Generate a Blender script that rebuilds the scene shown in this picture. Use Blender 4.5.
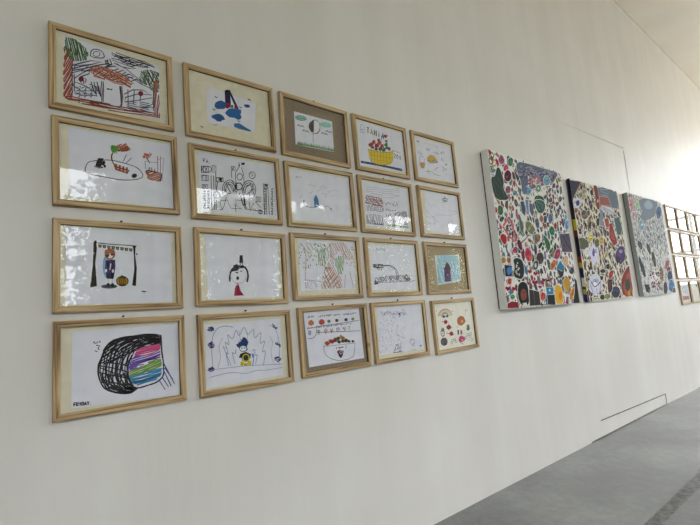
import bpy, bmesh, math, random
from mathutils import Vector, Matrix
random.seed(7)
for o in list(bpy.data.objects): bpy.data.objects.remove(o)
COL = bpy.context.scene.collection
scene = bpy.context.scene

# ------------------------------------------------------------------ camera
CAM = Vector((0.0, -2.107, 1.300))
FPX = 457.17
RV = Vector((0.76420, -0.64133, -0.06848)); UV = Vector((-0.03519, -0.14747, 0.98844))
FV = RV.cross(UV).normalized() * -1
UV = RV.cross(FV).normalized()
cam_d = bpy.data.cameras.new('camera'); cam = bpy.data.objects.new('camera', cam_d); COL.objects.link(cam)
m = Matrix((RV, UV, -FV)).transposed().to_4x4(); m.translation = CAM
cam.matrix_world = m
cam_d.sensor_fit = 'HORIZONTAL'; cam_d.sensor_width = 36.0; cam_d.lens = FPX / 700 * 36; cam_d.clip_start = 0.05; cam_d.clip_end = 300
scene.camera = cam

# ------------------------------------------------------------------ daylight
world = bpy.data.worlds.new('overcast_sky'); scene.world = world; world.use_nodes = True
bg = world.node_tree.nodes['Background']
bg.inputs[0].default_value = (0.93, 0.97, 1.0, 1); bg.inputs[1].default_value = 8.0
sd = bpy.data.lights.new('sun', 'SUN'); sun = bpy.data.objects.new('sun', sd); COL.objects.link(sun)
sd.energy = 5.0; sd.angle = math.radians(6); sd.color = (1.0, 0.95, 0.88)
sun.rotation_euler = Vector((0.45, -0.62, -0.9)).to_track_quat('-Z', 'Y').to_euler()   # high sun from behind the gallery wall
def portal(name, loc, rot, sx, sy):
    l = bpy.data.lights.new(name, 'AREA'); l.shape = 'RECTANGLE'; l.size = sx; l.size_y = sy
    l.cycles.is_portal = True
    o = bpy.data.objects.new(name, l); COL.objects.link(o); o.location = loc; o.rotation_euler = rot
scene.view_settings.view_transform = 'Standard'; scene.view_settings.look = 'None'
scene.view_settings.gamma = 1; scene.view_settings.use_curve_mapping = False
scene.view_settings.exposure = 0.76
try:
    scene.cycles.max_bounces = 12; scene.cycles.diffuse_bounces = 6; scene.cycles.transparent_max_bounces = 16
except Exception: pass

# ------------------------------------------------------------------ helpers
def lin(h):
    c = [int(h[i:i+2], 16) / 255 for i in (0, 2, 4)]
    return tuple(x / 12.92 if x <= .04045 else ((x + .055) / 1.055) ** 2.4 for x in c) + (1.0,)
def mat(name):
    m = bpy.data.materials.new(name); m.use_nodes = True
    return m, m.node_tree.nodes, m.node_tree.links, m.node_tree.nodes['Principled BSDF']
def noise_mat(name, c1, c2, scale=(3, 3, 3), rough=.6, nscale=4, detail=5, bump=0.0, spec=.5, lo=.35, hi=.65, bdist=.01):
    m, N, L, b = mat(name)
    tc = N.new('ShaderNodeTexCoord'); mp = N.new('ShaderNodeMapping'); mp.inputs['Scale'].default_value = scale
    n = N.new('ShaderNodeTexNoise'); n.inputs['Scale'].default_value = nscale; n.inputs['Detail'].default_value = detail
    r = N.new('ShaderNodeValToRGB'); r.color_ramp.elements[0].position = lo; r.color_ramp.elements[1].position = hi
    r.color_ramp.elements[0].color = c1; r.color_ramp.elements[1].color = c2
    L.new(tc.outputs['Object'], mp.inputs[0]); L.new(mp.outputs[0], n.inputs['Vector']); L.new(n.outputs['Fac'], r.inputs[0])
    L.new(r.outputs[0], b.inputs['Base Color']); b.inputs['Roughness'].default_value = rough
    b.inputs['Specular IOR Level'].default_value = spec
    if bump:
        bp = N.new('ShaderNodeBump'); bp.inputs['Strength'].default_value = bump; bp.inputs['Distance'].default_value = bdist
        L.new(n.outputs['Fac'], bp.inputs['Height']); L.new(bp.outputs[0], b.inputs['Normal'])
    return m
def link(name, me, parent=None, loc=None):
    o = bpy.data.objects.new(name, me); COL.objects.link(o)
    if parent: o.parent = parent
    if loc: o.location = loc
    return o
def boxes_mesh(name, boxes, mats, idx=None, bevel=0):
    bm = bmesh.new()
    for i, (a, b) in enumerate(boxes):
        vs = [bm.verts.new((x, y, z)) for x in (a[0], b[0]) for y in (a[1], b[1]) for z in (a[2], b[2])]
        for q in ((0,1,3,2),(4,6,7,5),(0,4,5,1),(2,3,7,6),(0,2,6,4),(1,5,7,3)):
            f = bm.faces.new([vs[k] for k in q]); f.material_index = idx[i] if idx else 0
    bmesh.ops.recalc_face_normals(bm, faces=bm.faces[:])
    if bevel: bmesh.ops.bevel(bm, geom=bm.edges[:], offset=bevel, segments=2, affect='EDGES', profile=.6)
    me = bpy.data.meshes.new(name); bm.to_mesh(me); bm.free()
    for m in (mats if isinstance(mats, (list, tuple)) else [mats]): me.materials.append(m)
    return me
def box(name, a, b, m, parent=None, bevel=0):
    return link(name, boxes_mesh(name, [(a, b)], m, bevel=bevel), parent)
def empty(name, loc, label, cat, group=None):
    o = bpy.data.objects.new(name, None); COL.objects.link(o); o.location = loc; o.empty_display_size = .05
    o['label'] = label; o['category'] = cat
    if group: o['group'] = group
    return o
def struct(o): o['kind'] = 'structure'; return o
def at(px, py, Y=0.0):
    d = FV + RV * ((px - 350) / FPX) + UV * ((262.5 - py) / FPX)
    return CAM + d * ((Y - CAM.y) / d.y)

# ------------------------------------------------------------------ materials
def wall_material():
    m, N, L, b = mat('painted_plaster')
    tc = N.new('ShaderNodeTexCoord')
    def nz(sc, s, det=4):
        mp = N.new('ShaderNodeMapping'); mp.inputs['Scale'].default_value = sc; L.new(tc.outputs['Object'], mp.inputs[0])
        n = N.new('ShaderNodeTexNoise'); n.inputs['Scale'].default_value = s; n.inputs['Detail'].default_value = det
        L.new(mp.outputs[0], n.inputs['Vector']); return n
    n1 = nz((2.2, 1, .22), 1.6); n2 = nz((1, 1, 1), 1.3, 3)
    r = N.new('ShaderNodeValToRGB'); e = r.color_ramp.elements
    e[0].position = .3; e[0].color = (.65, .625, .60, 1); e[1].position = .68; e[1].color = (.73, .71, .69, 1)
    mx = N.new('ShaderNodeMath'); mx.operation = 'MULTIPLY_ADD'; mx.inputs[1].default_value = .5
    mh = N.new('ShaderNodeMath'); mh.operation = 'MULTIPLY'; mh.inputs[1].default_value = .5
    L.new(n2.outputs['Fac'], mh.inputs[0]); L.new(n1.outputs['Fac'], mx.inputs[0]); L.new(mh.outputs[0], mx.inputs[2])
    L.new(mx.outputs[0], r.inputs[0])
    # flecks and old nail holes
    v = N.new('ShaderNodeTexVoronoi'); v.inputs['Scale'].default_value = 3.2; L.new(tc.outputs['Object'], v.inputs['Vector'])
    lt = N.new('ShaderNodeMath'); lt.operation = 'LESS_THAN'; lt.inputs[1].default_value = .018; L.new(v.outputs['Distance'], lt.inputs[0])
    mc = N.new('ShaderNodeMixRGB'); mc.inputs[2].default_value = (.35, .33, .29, 1); L.new(lt.outputs[0], mc.inputs[0]); L.new(r.outputs[0], mc.inputs[1])
    L.new(mc.outputs[0], b.inputs['Base Color'])
    b.inputs['Roughness'].default_value = .5; b.inputs['Specular IOR Level'].default_value = .25
    n3 = nz((1.6, 1, .35), 2.2, 6); n4 = nz((1, 1, 1), 40, 3)
    bp = N.new('ShaderNodeBump'); bp.inputs['Strength'].default_value = .35; bp.inputs['Distance'].default_value = .02
    bq = N.new('ShaderNodeBump'); bq.inputs['Strength'].default_value = .12; bq.inputs['Distance'].default_value = .002
    L.new(n3.outputs['Fac'], bp.inputs['Height']); L.new(n4.outputs['Fac'], bq.inputs['Height'])
    L.new(bp.outputs[0], bq.inputs['Normal']); L.new(bq.outputs[0], b.inputs['Normal'])
    return m
M_WALL = wall_material()
M_CEIL = noise_mat('ceiling_paint', (.79, .75, .69, 1), (.83, .79, .735, 1), rough=.45, nscale=.6, bump=.02)
def floor_material():
    m, N, L, b = mat('worn_concrete')
    tc = N.new('ShaderNodeTexCoord')
    def nz(sc, s, det=5, rough=.55):
        mp = N.new('ShaderNodeMapping'); mp.inputs['Scale'].default_value = sc; L.new(tc.outputs['Object'], mp.inputs[0])
        n = N.new('ShaderNodeTexNoise'); n.inputs['Scale'].default_value = s; n.inputs['Detail'].default_value = det
        n.inputs['Roughness'].default_value = rough
        L.new(mp.outputs[0], n.inputs['Vector']); return n
    a = nz((1, 1, 1), .9); r = N.new('ShaderNodeValToRGB'); e = r.color_ramp.elements
    e[0].position = .3; e[0].color = (.13, .136, .134, 1); e[1].position = .68; e[1].color = (.24, .247, .244, 1)
    L.new(a.outputs['Fac'], r.inputs[0])
    c = nz((1, 1, 1), 14, 6, .7); r2 = N.new('ShaderNodeValToRGB'); e = r2.color_ramp.elements
    e[0].position = .36; e[0].color = (.78, .78, .78, 1); e[1].position = .6; e[1].color = (1.06, 1.06, 1.06, 1)
    L.new(c.outputs['Fac'], r2.inputs[0])
    mu = N.new('ShaderNodeMixRGB'); mu.blend_type = 'MULTIPLY'; mu.inputs[0].default_value = .6
    L.new(r.outputs[0], mu.inputs[1]); L.new(r2.outputs[0], mu.inputs[2])
    # damp-looking old stain on the slab
    g = N.new('ShaderNodeMapping'); g.inputs['Location'].default_value = (-3.95*1.5, .36*2.6, 0); g.inputs['Scale'].default_value = (1.5, 2.6, 1)
    L.new(tc.outputs['Object'], g.inputs[0])
    nd = nz((1, 1, 1), 2.5); ad = N.new('ShaderNodeVectorMath'); ad.operation = 'ADD'
    sc = N.new('ShaderNodeVectorMath'); sc.operation = 'SCALE'; sc.inputs['Scale'].default_value = .6
    L.new(nd.outputs['Color'], sc.inputs[0]); L.new(g.outputs[0], ad.inputs[0]); L.new(sc.outputs[0], ad.inputs[1])
    ln = N.new('ShaderNodeVectorMath'); ln.operation = 'LENGTH'; L.new(ad.outputs[0], ln.inputs[0])
    rs = N.new('ShaderNodeMapRange'); rs.inputs['From Min'].default_value = .25; rs.inputs['From Max'].default_value = 1.0
    rs.inputs['To Min'].default_value = .6; rs.inputs['To Max'].default_value = 0
    L.new(ln.outputs['Value'], rs.inputs['Value'])
    ms = N.new('ShaderNodeMixRGB'); ms.inputs[2].default_value = (.12, .125, .125, 1)
    L.new(rs.outputs[0], ms.inputs[0]); L.new(mu.outputs[0], ms.inputs[1])
    # pale paint flecks and small dark grit
    v = N.new('ShaderNodeTexVoronoi'); v.inputs['Scale'].default_value = 9; L.new(tc.outputs['Object'], v.inputs['Vector'])
    lt = N.new('ShaderNodeMath'); lt.operation = 'LESS_THAN'; lt.inputs[1].default_value = .06; L.new(v.outputs['Distance'], lt.inputs[0])
    lm = N.new('ShaderNodeMath'); lm.operation = 'MULTIPLY'; lm.inputs[1].default_value = .45; L.new(lt.outputs[0], lm.inputs[0])
    mf = N.new('ShaderNodeMixRGB'); mf.inputs[2].default_value = (.15, .15, .14, 1); L.new(lm.outputs[0], mf.inputs[0]); L.new(ms.outputs[0], mf.inputs[1])
    L.new(mf.outputs[0], b.inputs['Base Color']); b.inputs['Roughness'].default_value = .27; b.inputs['Specular IOR Level'].default_value = .6
    bp = N.new('ShaderNodeBump'); bp.inputs['Strength'].default_value = .2; bp.inputs['Distance'].default_value = .004
    L.new(c.outputs['Fac'], bp.inputs['Height']); L.new(bp.outputs[0], b.inputs['Normal'])
    return m
M_FLOOR = floor_material()
M_WHITE = noise_mat('white_window_paint', (.75, .75, .74, 1), (.8, .8, .79, 1), rough=.4)
M_JOINT = noise_mat('dark_joint', (.10, .09, .08, 1), (.2, .18, .16, 1), rough=.9)
def wood(name, scale):
    m, N, L, b = mat(name)
    tc = N.new('ShaderNodeTexCoord'); oi = N.new('ShaderNodeObjectInfo')
    ad = N.new('ShaderNodeVectorMath'); ad.operation = 'ADD'
    cx = N.new('ShaderNodeCombineXYZ'); mm = N.new('ShaderNodeMath'); mm.operation = 'MULTIPLY'; mm.inputs[1].default_value = 37
    L.new(oi.outputs['Random'], mm.inputs[0]); L.new(mm.outputs[0], cx.inputs[0]); L.new(mm.outputs[0], cx.inputs[2])
    L.new(tc.outputs['Object'], ad.inputs[0]); L.new(cx.outputs[0], ad.inputs[1])
    mp = N.new('ShaderNodeMapping'); mp.inputs['Scale'].default_value = scale; L.new(ad.outputs[0], mp.inputs[0])
    n = N.new('ShaderNodeTexNoise'); n.inputs['Scale'].default_value = 1; n.inputs['Detail'].default_value = 6; n.inputs['Distortion'].default_value = .6
    L.new(mp.outputs[0], n.inputs['Vector'])
    r = N.new('ShaderNodeValToRGB'); e = r.color_ramp.elements
    e[0].position = .33; e[0].color = lin('6a4c2c'); e[1].position = .64; e[1].color = lin('c6ad86')
    e2 = r.color_ramp.elements.new(.45); e2.color = lin('a5875c')
    L.new(n.outputs['Fac'], r.inputs[0])
    v = N.new('ShaderNodeTexVoronoi'); v.inputs['Scale'].default_value = 5.5; L.new(ad.outputs[0], v.inputs['Vector'])
    mr = N.new('ShaderNodeMapRange'); mr.inputs['From Min'].default_value = .02; mr.inputs['From Max'].default_value = .11
    mr.inputs['To Min'].default_value = .8; mr.inputs['To Max'].default_value = 0; L.new(v.outputs['Distance'], mr.inputs['Value'])
    mx = N.new('ShaderNodeMixRGB'); mx.inputs[2].default_value = lin('6b4424'); L.new(mr.outputs[0], mx.inputs[0]); L.new(r.outputs[0], mx.inputs[1])
    L.new(mx.outputs[0], b.inputs['Base Color']); b.inputs['Roughness'].default_value = .55
    return m
M_REBATE = noise_mat('shaded_rebate', lin('4a3520'), lin('6a4e30'), nscale=40, rough=.8)  # darker brown paints the shade inside the rails into the wood
M_WH = wood('pine_grain_horizontal', (3, 60, 90)); M_WV = wood('pine_grain_vertical', (90, 60, 3))
def glass_material(name, ior, tint=(1, 1, 1, 1)):
    m, N, L, b = mat(name); N.remove(b); out = N['Material Output']
    t = N.new('ShaderNodeBsdfTransparent'); t.inputs[0].default_value = tint
    g = N.new('ShaderNodeBsdfGlossy'); g.inputs['Roughness'].default_value = .02
    fr = N.new('ShaderNodeFresnel'); fr.inputs['IOR'].default_value = ior
    ge = N.new('ShaderNodeNewGeometry'); s = N.new('ShaderNodeMath'); s.operation = 'SUBTRACT'; s.inputs[0].default_value = 1
    L.new(ge.outputs['Backfacing'], s.inputs[1])
    mu = N.new('ShaderNodeMath'); mu.operation = 'MULTIPLY'; L.new(fr.outputs[0], mu.inputs[0]); L.new(s.outputs[0], mu.inputs[1])
    mx = N.new('ShaderNodeMixShader'); L.new(mu.outputs[0], mx.inputs[0]); L.new(t.outputs[0], mx.inputs[1]); L.new(g.outputs[0], mx.inputs[2])
    L.new(mx.outputs[0], out.inputs['Surface']); return m
M_GLASS = glass_material('picture_glass', 1.52); M_PANE = glass_material('window_glass', 1.5)
M_MAT = noise_mat('cream_board', lin('d6d0ba'), lin('dfd9c4'), rough=.8, nscale=8)
M_KRAFT = noise_mat('brown_kraft_board', lin('7d6d5a'), lin('8f7f6b'), rough=.85, nscale=60, detail=3)
M_BURLAP = noise_mat('tan_fibre_board', lin('8a7753'), lin('ad9a74'), rough=.9, nscale=160, detail=2, bump=.3, bdist=.002)
M_PAPER = noise_mat('drawing_paper', lin('d8d9e6'), lin('e1e2ec'), rough=.75, nscale=5)
M_PAPERC = noise_mat('ivory_paper', lin('e4e0d2'), lin('eae7dc'), rough=.75, nscale=5)
M_METAL = noise_mat('dark_hook_metal', (.02, .02, .02, 1), (.06, .05, .05, 1), rough=.4)
def ink_material():
    m, N, L, b = mat('ink_and_crayon'); a = N.new('ShaderNodeVertexColor'); a.layer_name = 'pigment'
    tc = N.new('ShaderNodeTexCoord'); n = N.new('ShaderNodeTexNoise'); n.inputs['Scale'].default_value = 220; n.inputs['Detail'].default_value = 2
    L.new(tc.outputs['Object'], n.inputs['Vector'])
    r = N.new('ShaderNodeMapRange'); r.inputs['To Min'].default_value = .75; r.inputs['To Max'].default_value = 1.25; L.new(n.outputs['Fac'], r.inputs['Value'])
    mu = N.new('ShaderNodeVectorMath'); mu.operation = 'SCALE'; L.new(a.outputs['Color'], mu.inputs[0]); L.new(r.outputs[0], mu.inputs['Scale'])
    L.new(mu.outputs[0], b.inputs['Base Color']); b.inputs['Roughness'].default_value = .7; b.inputs['Specular IOR Level'].default_value = .2
    return m
M_INK = ink_material()
M_PAINT = M_INK.copy(); M_PAINT.name = 'satin_paint'
M_PAINT.node_tree.nodes['Principled BSDF'].inputs['Roughness'].default_value = .75
M_PAINT.node_tree.nodes['Principled BSDF'].inputs['Specular IOR Level'].default_value = .12

# ------------------------------------------------------------------ the room
XL, XR, YF, ZC = -5.0, 16.0, -6.0, 5.98
def wall_with_openings(name, axis, c0, c1, u0, u1, z0, z1, ops, m):
    us = sorted({u0, u1} | {o[0] for o in ops} | {o[1] for o in ops}); B = []
    for i in range(len(us) - 1):
        a, b = us[i], us[i+1]; hit = [o for o in ops if o[0] <= a + 1e-6 and o[1] >= b - 1e-6]
        spans = [(z0, hit[0][2]), (hit[0][3], z1)] if hit else [(z0, z1)]
        for s, t in spans:
            B.append(((a, c0, s), (b, c1, t)) if axis == 'x' else ((c0, a, s), (c1, b, t)))
    bm_me = boxes_mesh(name, B, m); return struct(link(name, bm_me))
struct(box('floor', (XL - .2, YF - .2, -.2), (XR + .2, .2, 0), M_FLOOR))
struct(box('ceiling', (XL - .2, YF - .2, ZC), (XR + .2, .2, ZC + .2), M_CEIL))
struct(box('wall_back', (XL - .2, 0, 0), (XR + .2, .2, ZC), M_WALL))
OPF = [(-4.4 + 3.8*i, -1.2 + 3.8*i, 1.75, 4.15) for i in range(5)]; OPF[0] = (-2.3, -1.2, 1.75, 4.15)
OPR = [(-5.5, -3.2, 1.75, 5.75), (-2.8, -.7, 1.75, 5.75)]
wall_with_openings('wall_front', 'x', YF - .2, YF, XL, XR, 0, ZC, OPF, M_WALL)
wall_with_openings('wall_right', 'y', XR, XR + .2, YF, 0, 0, ZC, OPR, M_WALL)
OPL = [(-5.0, -4.4, 1.75, 4.15)]  # unseen window, added to light the left-facing canvas and frame sides
wall_with_openings('wall_left', 'y', XL - .2, XL, YF, 0, 0, ZC, OPL, M_WALL)
def window(n, axis, c, o, nu, nz_):
    u0, u1, z0, z1 = o; B = []; w = .035
    P = lambda a, b, s, t, d=.035: ((a, c - d, s), (b, c + d, t)) if axis == 'x' else ((c - d, a, s), (c + d, b, t))
    B += [P(u0, u1, z0, z0 + .06), P(u0, u1, z1 - .06, z1), P(u0, u0 + .06, z0 + .06, z1 - .06), P(u1 - .06, u1, z0 + .06, z1 - .06)]
    for i in range(1, nu): u = u0 + (u1 - u0) * i / nu; B.append(P(u - w, u + w, z0 + .06, z1 - .06, .03))
    for j in range(1, nz_): z = z0 + (z1 - z0) * j / nz_; B.append(P(u0 + .06, u1 - .06, z - w, z + w, .026))
    fr = struct(link('window_%d' % n, boxes_mesh('window', B, M_WHITE)))
    a, b = P(u0 + .05, u1 - .05, z0 + .05, z1 - .05, .003); g = box('window_pane', a, b, M_PANE, fr)
    uc, zc = (u0 + u1) / 2, (z0 + z1) / 2
    if axis == 'x': portal('daylight_portal', (uc, c - .09, zc), (math.radians(90), 0, 0), u1 - u0, z1 - z0)
    elif c < 0: portal('daylight_portal', (c - .09, uc, zc), (math.radians(90), 0, math.radians(-90)), u1 - u0, z1 - z0)
    else: portal('daylight_portal', (c + .09, uc, zc), (math.radians(90), 0, math.radians(90)), u1 - u0, z1 - z0)
for i, o in enumerate(OPF): window(i + 1, 'x', YF - .1, o, 4 if i else 2, 3)
for i, o in enumerate(OPR): window(i + 6, 'y', XR + .1, o, 3, 4)
for i, o in enumerate(OPL): window(i + 8, 'y', XL - .1, o, 1, 3)
# raised plaster board on the gallery wall and the low strip under it
def poly_prism(name, pts, y0, y1, m, parent=None):
    bm = bmesh.new(); ys = y1 if isinstance(y1, list) else [y1] * len(pts)
    f = [bm.verts.new((x, y, z)) for (x, z), y in zip(pts, ys)]; k = [bm.verts.new((x, y0, z)) for x, z in pts]
    bm.faces.new(f); bm.faces.new(k[::-1]); n = len(pts)
    for i in range(n): bm.faces.new((f[i], k[i], k[(i+1) % n], f[(i+1) % n]))
    bmesh.ops.recalc_face_normals(bm, faces=bm.faces[:])
    me = bpy.data.meshes.new(name); bm.to_mesh(me); bm.free(); me.materials.append(m)
    return link(name, me, parent)
struct(poly_prism('trim_1', [(4.79, 3.37), (6.9, 3.46), (6.9, 5.6), (4.79, 5.6)], 0, [-.0003, -.010, -.0003, -.0003], M_WALL))
struct(poly_prism('trim_2', [(4.9, 0), (7.03, 0), (7.03, .125), (4.9, .155)], 0, [-.0005, -.003, -.003, -.0005], M_WALL))
struct(poly_prism('trim_3', [(6.9, 2.6), (9.2, 2.6), (8.8, 3.36), (6.9, 3.42)], 0, [-.0005, -.0005, -.006, -.006], M_WALL))
J = []
def seg(a, b, w):
    (x0, z0), (x1, z1) = a, b; d = Vector((x1 - x0, z1 - z0)); n = Vector((-d.y, d.x)).normalized() * w
    return [(x0 - n.x, z0 - n.y), (x1 - n.x, z1 - n.y), (x1 + n.x, z1 + n.y), (x0 + n.x, z0 + n.y)]
for i, (a, b, w) in enumerate([((5.01, .163), (7.04, .131), .004), ((7.04, .131), (7.04, 0), .006), ((4.75, .004), (7.04, .004), .006)]):
    struct(poly_prism('trim_%d' % (4 + i), seg(a, b, w), -.001, -.0062, M_JOINT))
M_CAULK = noise_mat('old_caulk', (.40, .375, .34, 1), (.6, .57, .52, 1), nscale=3, rough=.8)
# stone joint strip let into the slab
M_STRIP = noise_mat('dark_stone_strip', (.06, .06, .058, 1), (.21, .21, .20, 1), nscale=7, detail=6, rough=.5, lo=.38, hi=.66)
struct(box('trim_8', (XL, -.004, ZC - .009), (XR, 0, ZC), M_CAULK))
struct(box('trim_7', (XL, -1.025, -.01), (XR, -.945, .0012), M_STRIP))

# ------------------------------------------------------------------ outside
M_GROUND = noise_mat('courtyard_paving', lin('aaa08a'), lin('c2b8a2'), nscale=.5, rough=.9)
g = box('ground', (-60, -60, -.6), (80, 60, -.35), M_GROUND); struct(g)
def leaf_mat(n, a, b): return noise_mat(n, lin(a), lin(b), nscale=2, rough=.6)
M_LEAF = [leaf_mat('dark_foliage', '3c4a2c', '66754a'), leaf_mat('light_foliage', '5c6a3c', '8d9868')]
M_BARK = noise_mat('bark', lin('4a3b2c'), lin('6b5a45'), nscale=12, rough=.9, bump=.4)
def tree_parts(seed, h, r, k):
    rnd = random.Random(seed); bm = bmesh.new(); ring = []
    for z, rr in ((0, .22), (h*.3, .15), (h*.6, .11), (h*.92, .04)):
        ring.append([bm.verts.new((rr*math.cos(a*math.pi/4) + .1*math.sin(z), rr*math.sin(a*math.pi/4), z)) for a in range(8)])
    for p, q in zip(ring, ring[1:]):
        for a in range(8): bm.faces.new((p[a], p[(a+1) % 8], q[(a+1) % 8], q[a]))
    tr = bpy.data.meshes.new('trunk'); bm.to_mesh(tr); bm.free(); tr.materials.append(M_BARK)
    vs, fs = [], []
    for _ in range(4700):
        t = rnd.uniform(0, 6.283); z = rnd.random(); w = min(1, 2.6 * (1 - z) ** .6, .55 + 2.5 * z)
        w *= .86 + .14 * math.sin(3 * t + 9 * z); q = r * w * rnd.random() ** .5
        p = Vector((q * math.cos(t), q * math.sin(t), h * (.10 + .88 * z))); s = rnd.uniform(.05, .12)
        u = Vector((rnd.gauss(0, 1), rnd.gauss(0, 1), rnd.gauss(0, 1))).normalized(); v = u.orthogonal().normalized()
        i = len(vs); vs += [p - u*s, p + v*s*.6, p + u*s, p - v*s*.6]; fs.append((i, i+1, i+2, i+3))
    fo = bpy.data.meshes.new('foliage'); fo.from_pydata(vs, [], fs); fo.materials.append(M_LEAF[k])
    return tr, fo
TP = [tree_parts(3, 6.6, 1.75, 0), tree_parts(5, 6.1, 1.7, 1), tree_parts(9, 7.4, 1.75, 0)]
PLACE = ['opposite the left end of the room', 'opposite the first window', 'between the first and second windows', 'opposite the third window', 'between the third and last windows', 'near the far corner of the room', 'past the far corner of the room']
def tree(x, y, k, label):
    t = empty('garden_tree', (x, y, -.35), label, 'tree', 'trees in the courtyard outside'); t.rotation_euler.z = math.pi/2 * int(x * 3 % 4)
    link('trunk', TP[k][0], t); link('foliage', TP[k][1], t); return t
for i in range(7):
    tree(-4.4 + i*3.9, -10.6, i % 2, '%s leafy tree in the front row outside, %s' % (('dark', 'light')[i % 2], PLACE[i]))
    tree(.4 + i*3.9, -14.6, 2, 'tall dark tree in the middle row outside, ' + PLACE[i])
    t = tree(-3.1 + i*4.6, -19.6, 0, 'broad dark tree in the farthest row outside, ' + PLACE[i]); t.scale = (1.28, 1.1, 1.35)

# ------------------------------------------------------------------ drawing tools
# a sheet is drawn in the units of a sketch grid (ox, oy, s); every stroke becomes flat pigment lying on the sheet
class Sheet:
    def __init__(self, Y, root_inv, ox, oy, s, y0, step=.000018):
        self.Y, self.inv, self.ox, self.oy, self.s, self.y, self.step = Y, root_inv, ox, oy, s, y0, step
        self.v, self.f, self.c = [], [], []; self.r = random.Random(int(ox * 13 + oy))
    def w(self, p):
        q = self.inv @ at(self.ox + p[0] / self.s, self.oy + p[1] / self.s, self.Y); return Vector((q.x, q.z))
    def face(self, pts, col):
        i = len(self.v); self.v += [(p.x, self.y, p.y) for p in pts]; self.f.append(tuple(range(i, i + len(pts)))); self.c.append(tuple(v ** 1.15 for v in col[:3]) + (1,))
    def up(self): self.y -= self.step
    def rib(self, P, mm, col):
        mm = mm * 1.9 if mm < 3 else mm * 1.25
        h = mm / 2000; n = len(P); L, Rr = [], []
        if n < 2: return
        for i, p in enumerate(P):
            d = P[min(i+1, n-1)] - P[max(i-1, 0)]
            if d.length < 1e-7: d = Vector((1, 0))
            nn = Vector((-d.y, d.x)).normalized() * h * (1 + self.r.uniform(-.18, .18)); L.append(p + nn); Rr.append(p - nn)
        i0 = len(self.v); self.v += [(p.x, self.y, p.y) for p in L] + [(p.x, self.y, p.y) for p in Rr]
        for i in range(n - 1): self.f.append((i0+i, i0+i+1, i0+n+i+1, i0+n+i)); self.c.append(col)
    def L(self, col, mm, *pts, smooth=True, up=True):
        P = [self.w(p) for p in pts]
        if smooth and len(P) > 2:
            Q = []
            for i in range(len(P) - 1):
                a, b, c, d = P[max(i-1, 0)], P[i], P[i+1], P[min(i+2, len(P)-1)]
                for k in range(4):
                    t = k / 4; Q.append(.5 * ((2*b) + (c-a)*t + (2*a-5*b+4*c-d)*t*t + (3*b-a-3*c+d)*t*t*t))
            P = Q + [P[-1]]
        self.rib(P, mm, lin(col))
        if up: self.up()
    def S(self, col, mm, *pts, up=True): self.L(col, mm, *pts, smooth=False, up=up)
    def P(self, col, *pts, up=True):
        self.face([self.w(p) for p in pts], lin(col))
        if up: self.up()
    def ell(self, cx, cy, a, b, n=18, rot=0, t0=0, t1=360):
        return [(cx + a*math.cos(t)*math.cos(rot) - b*math.sin(t)*math.sin(rot), cy + a*math.cos(t)*math.sin(rot) + b*math.sin(t)*math.cos(rot))
                for t in (math.radians(t0 + (t1 - t0)*i/n) for i in range(n + (t1 - t0 != 360)))]
    def E(self, col, cx, cy, a, b, rot=0, up=True): self.P(col, *self.ell(cx, cy, a, b, 18, rot), up=up)
    def O(self, col, mm, cx, cy, a, b, rot=0, t0=0, t1=360, up=True):
        p = self.ell(cx, cy, a, b, 18, rot, t0, t1)
        if t1 - t0 == 360: p = p + [p[0]]
        self.S(col, mm, *p, up=up)
    def H(self, col, mm, poly, ang=20, gap=8, jit=2, up=True):       # crayon hatching inside an outline
        a = math.radians(ang); ca, sa = math.cos(a), math.sin(a); R_ = [(x*ca + y*sa, -x*sa + y*ca) for x, y in poly]
        gap *= 1.2; y = min(p[1] for p in R_) + gap/2; y1 = max(p[1] for p in R_); path = []; flip = False; n = len(R_); last = None
        def flush(pp):
            if len(pp) > 1: self.S(col, mm, *[(x*ca - yy*sa, x*sa + yy*ca) for x, yy in pp], up=False)
        while y < y1:
            xs = []
            for i in range(n):
                (x0, q0), (x1, q1) = R_[i], R_[(i+1) % n]
                if (q0 <= y) != (q1 <= y): xs.append(x0 + (y - q0)/(q1 - q0)*(x1 - x0))
            xs.sort(); xs = [(xs[i], xs[i+1]) for i in range(0, len(xs) - 1, 2)]
            if len(xs) == 1:
                s0, s1 = xs[0]; j = lambda: self.r.uniform(-jit, jit); gj = lambda: self.r.uniform(-.42, .42) * gap
                k = max(2, int((s1 - s0) / 45)); bow = gj()
                pp = [(s0 + (s1 - s0)*i/k + (j() if i in (0, k) else 0), y + gj()*.8 + bow*math.sin(math.pi*i/k)) for i in range(k + 1)]
                if flip: pp.reverse()
                path += pp
            else:
                flush(path); path = []
                for s0, s1 in xs: flush([(s0, y), (s1, y)])
            flip = not flip; y += gap * self.r.uniform(.75, 1.25)
        flush(path)
        if up: self.up()
    def W(self, col, mm, x0, y0, x1, y1, h, n=0):                    # a child's small illegible handwriting
        n = n or max(2, int(abs(x1 - x0) / (h * .7)))
        for i in range(n):
            t = (i + .5) / n; cx, cy = x0 + (x1-x0)*t, y0 + (y1-y0)*t; w = abs(x1-x0)/n*.36
            k = [(cx + self.r.uniform(-w, w), cy + self.r.uniform(-h/2, h/2)) for _ in range(4)]
            self.S(col, mm * 1.35, *k, up=False)
        self.up()
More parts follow.
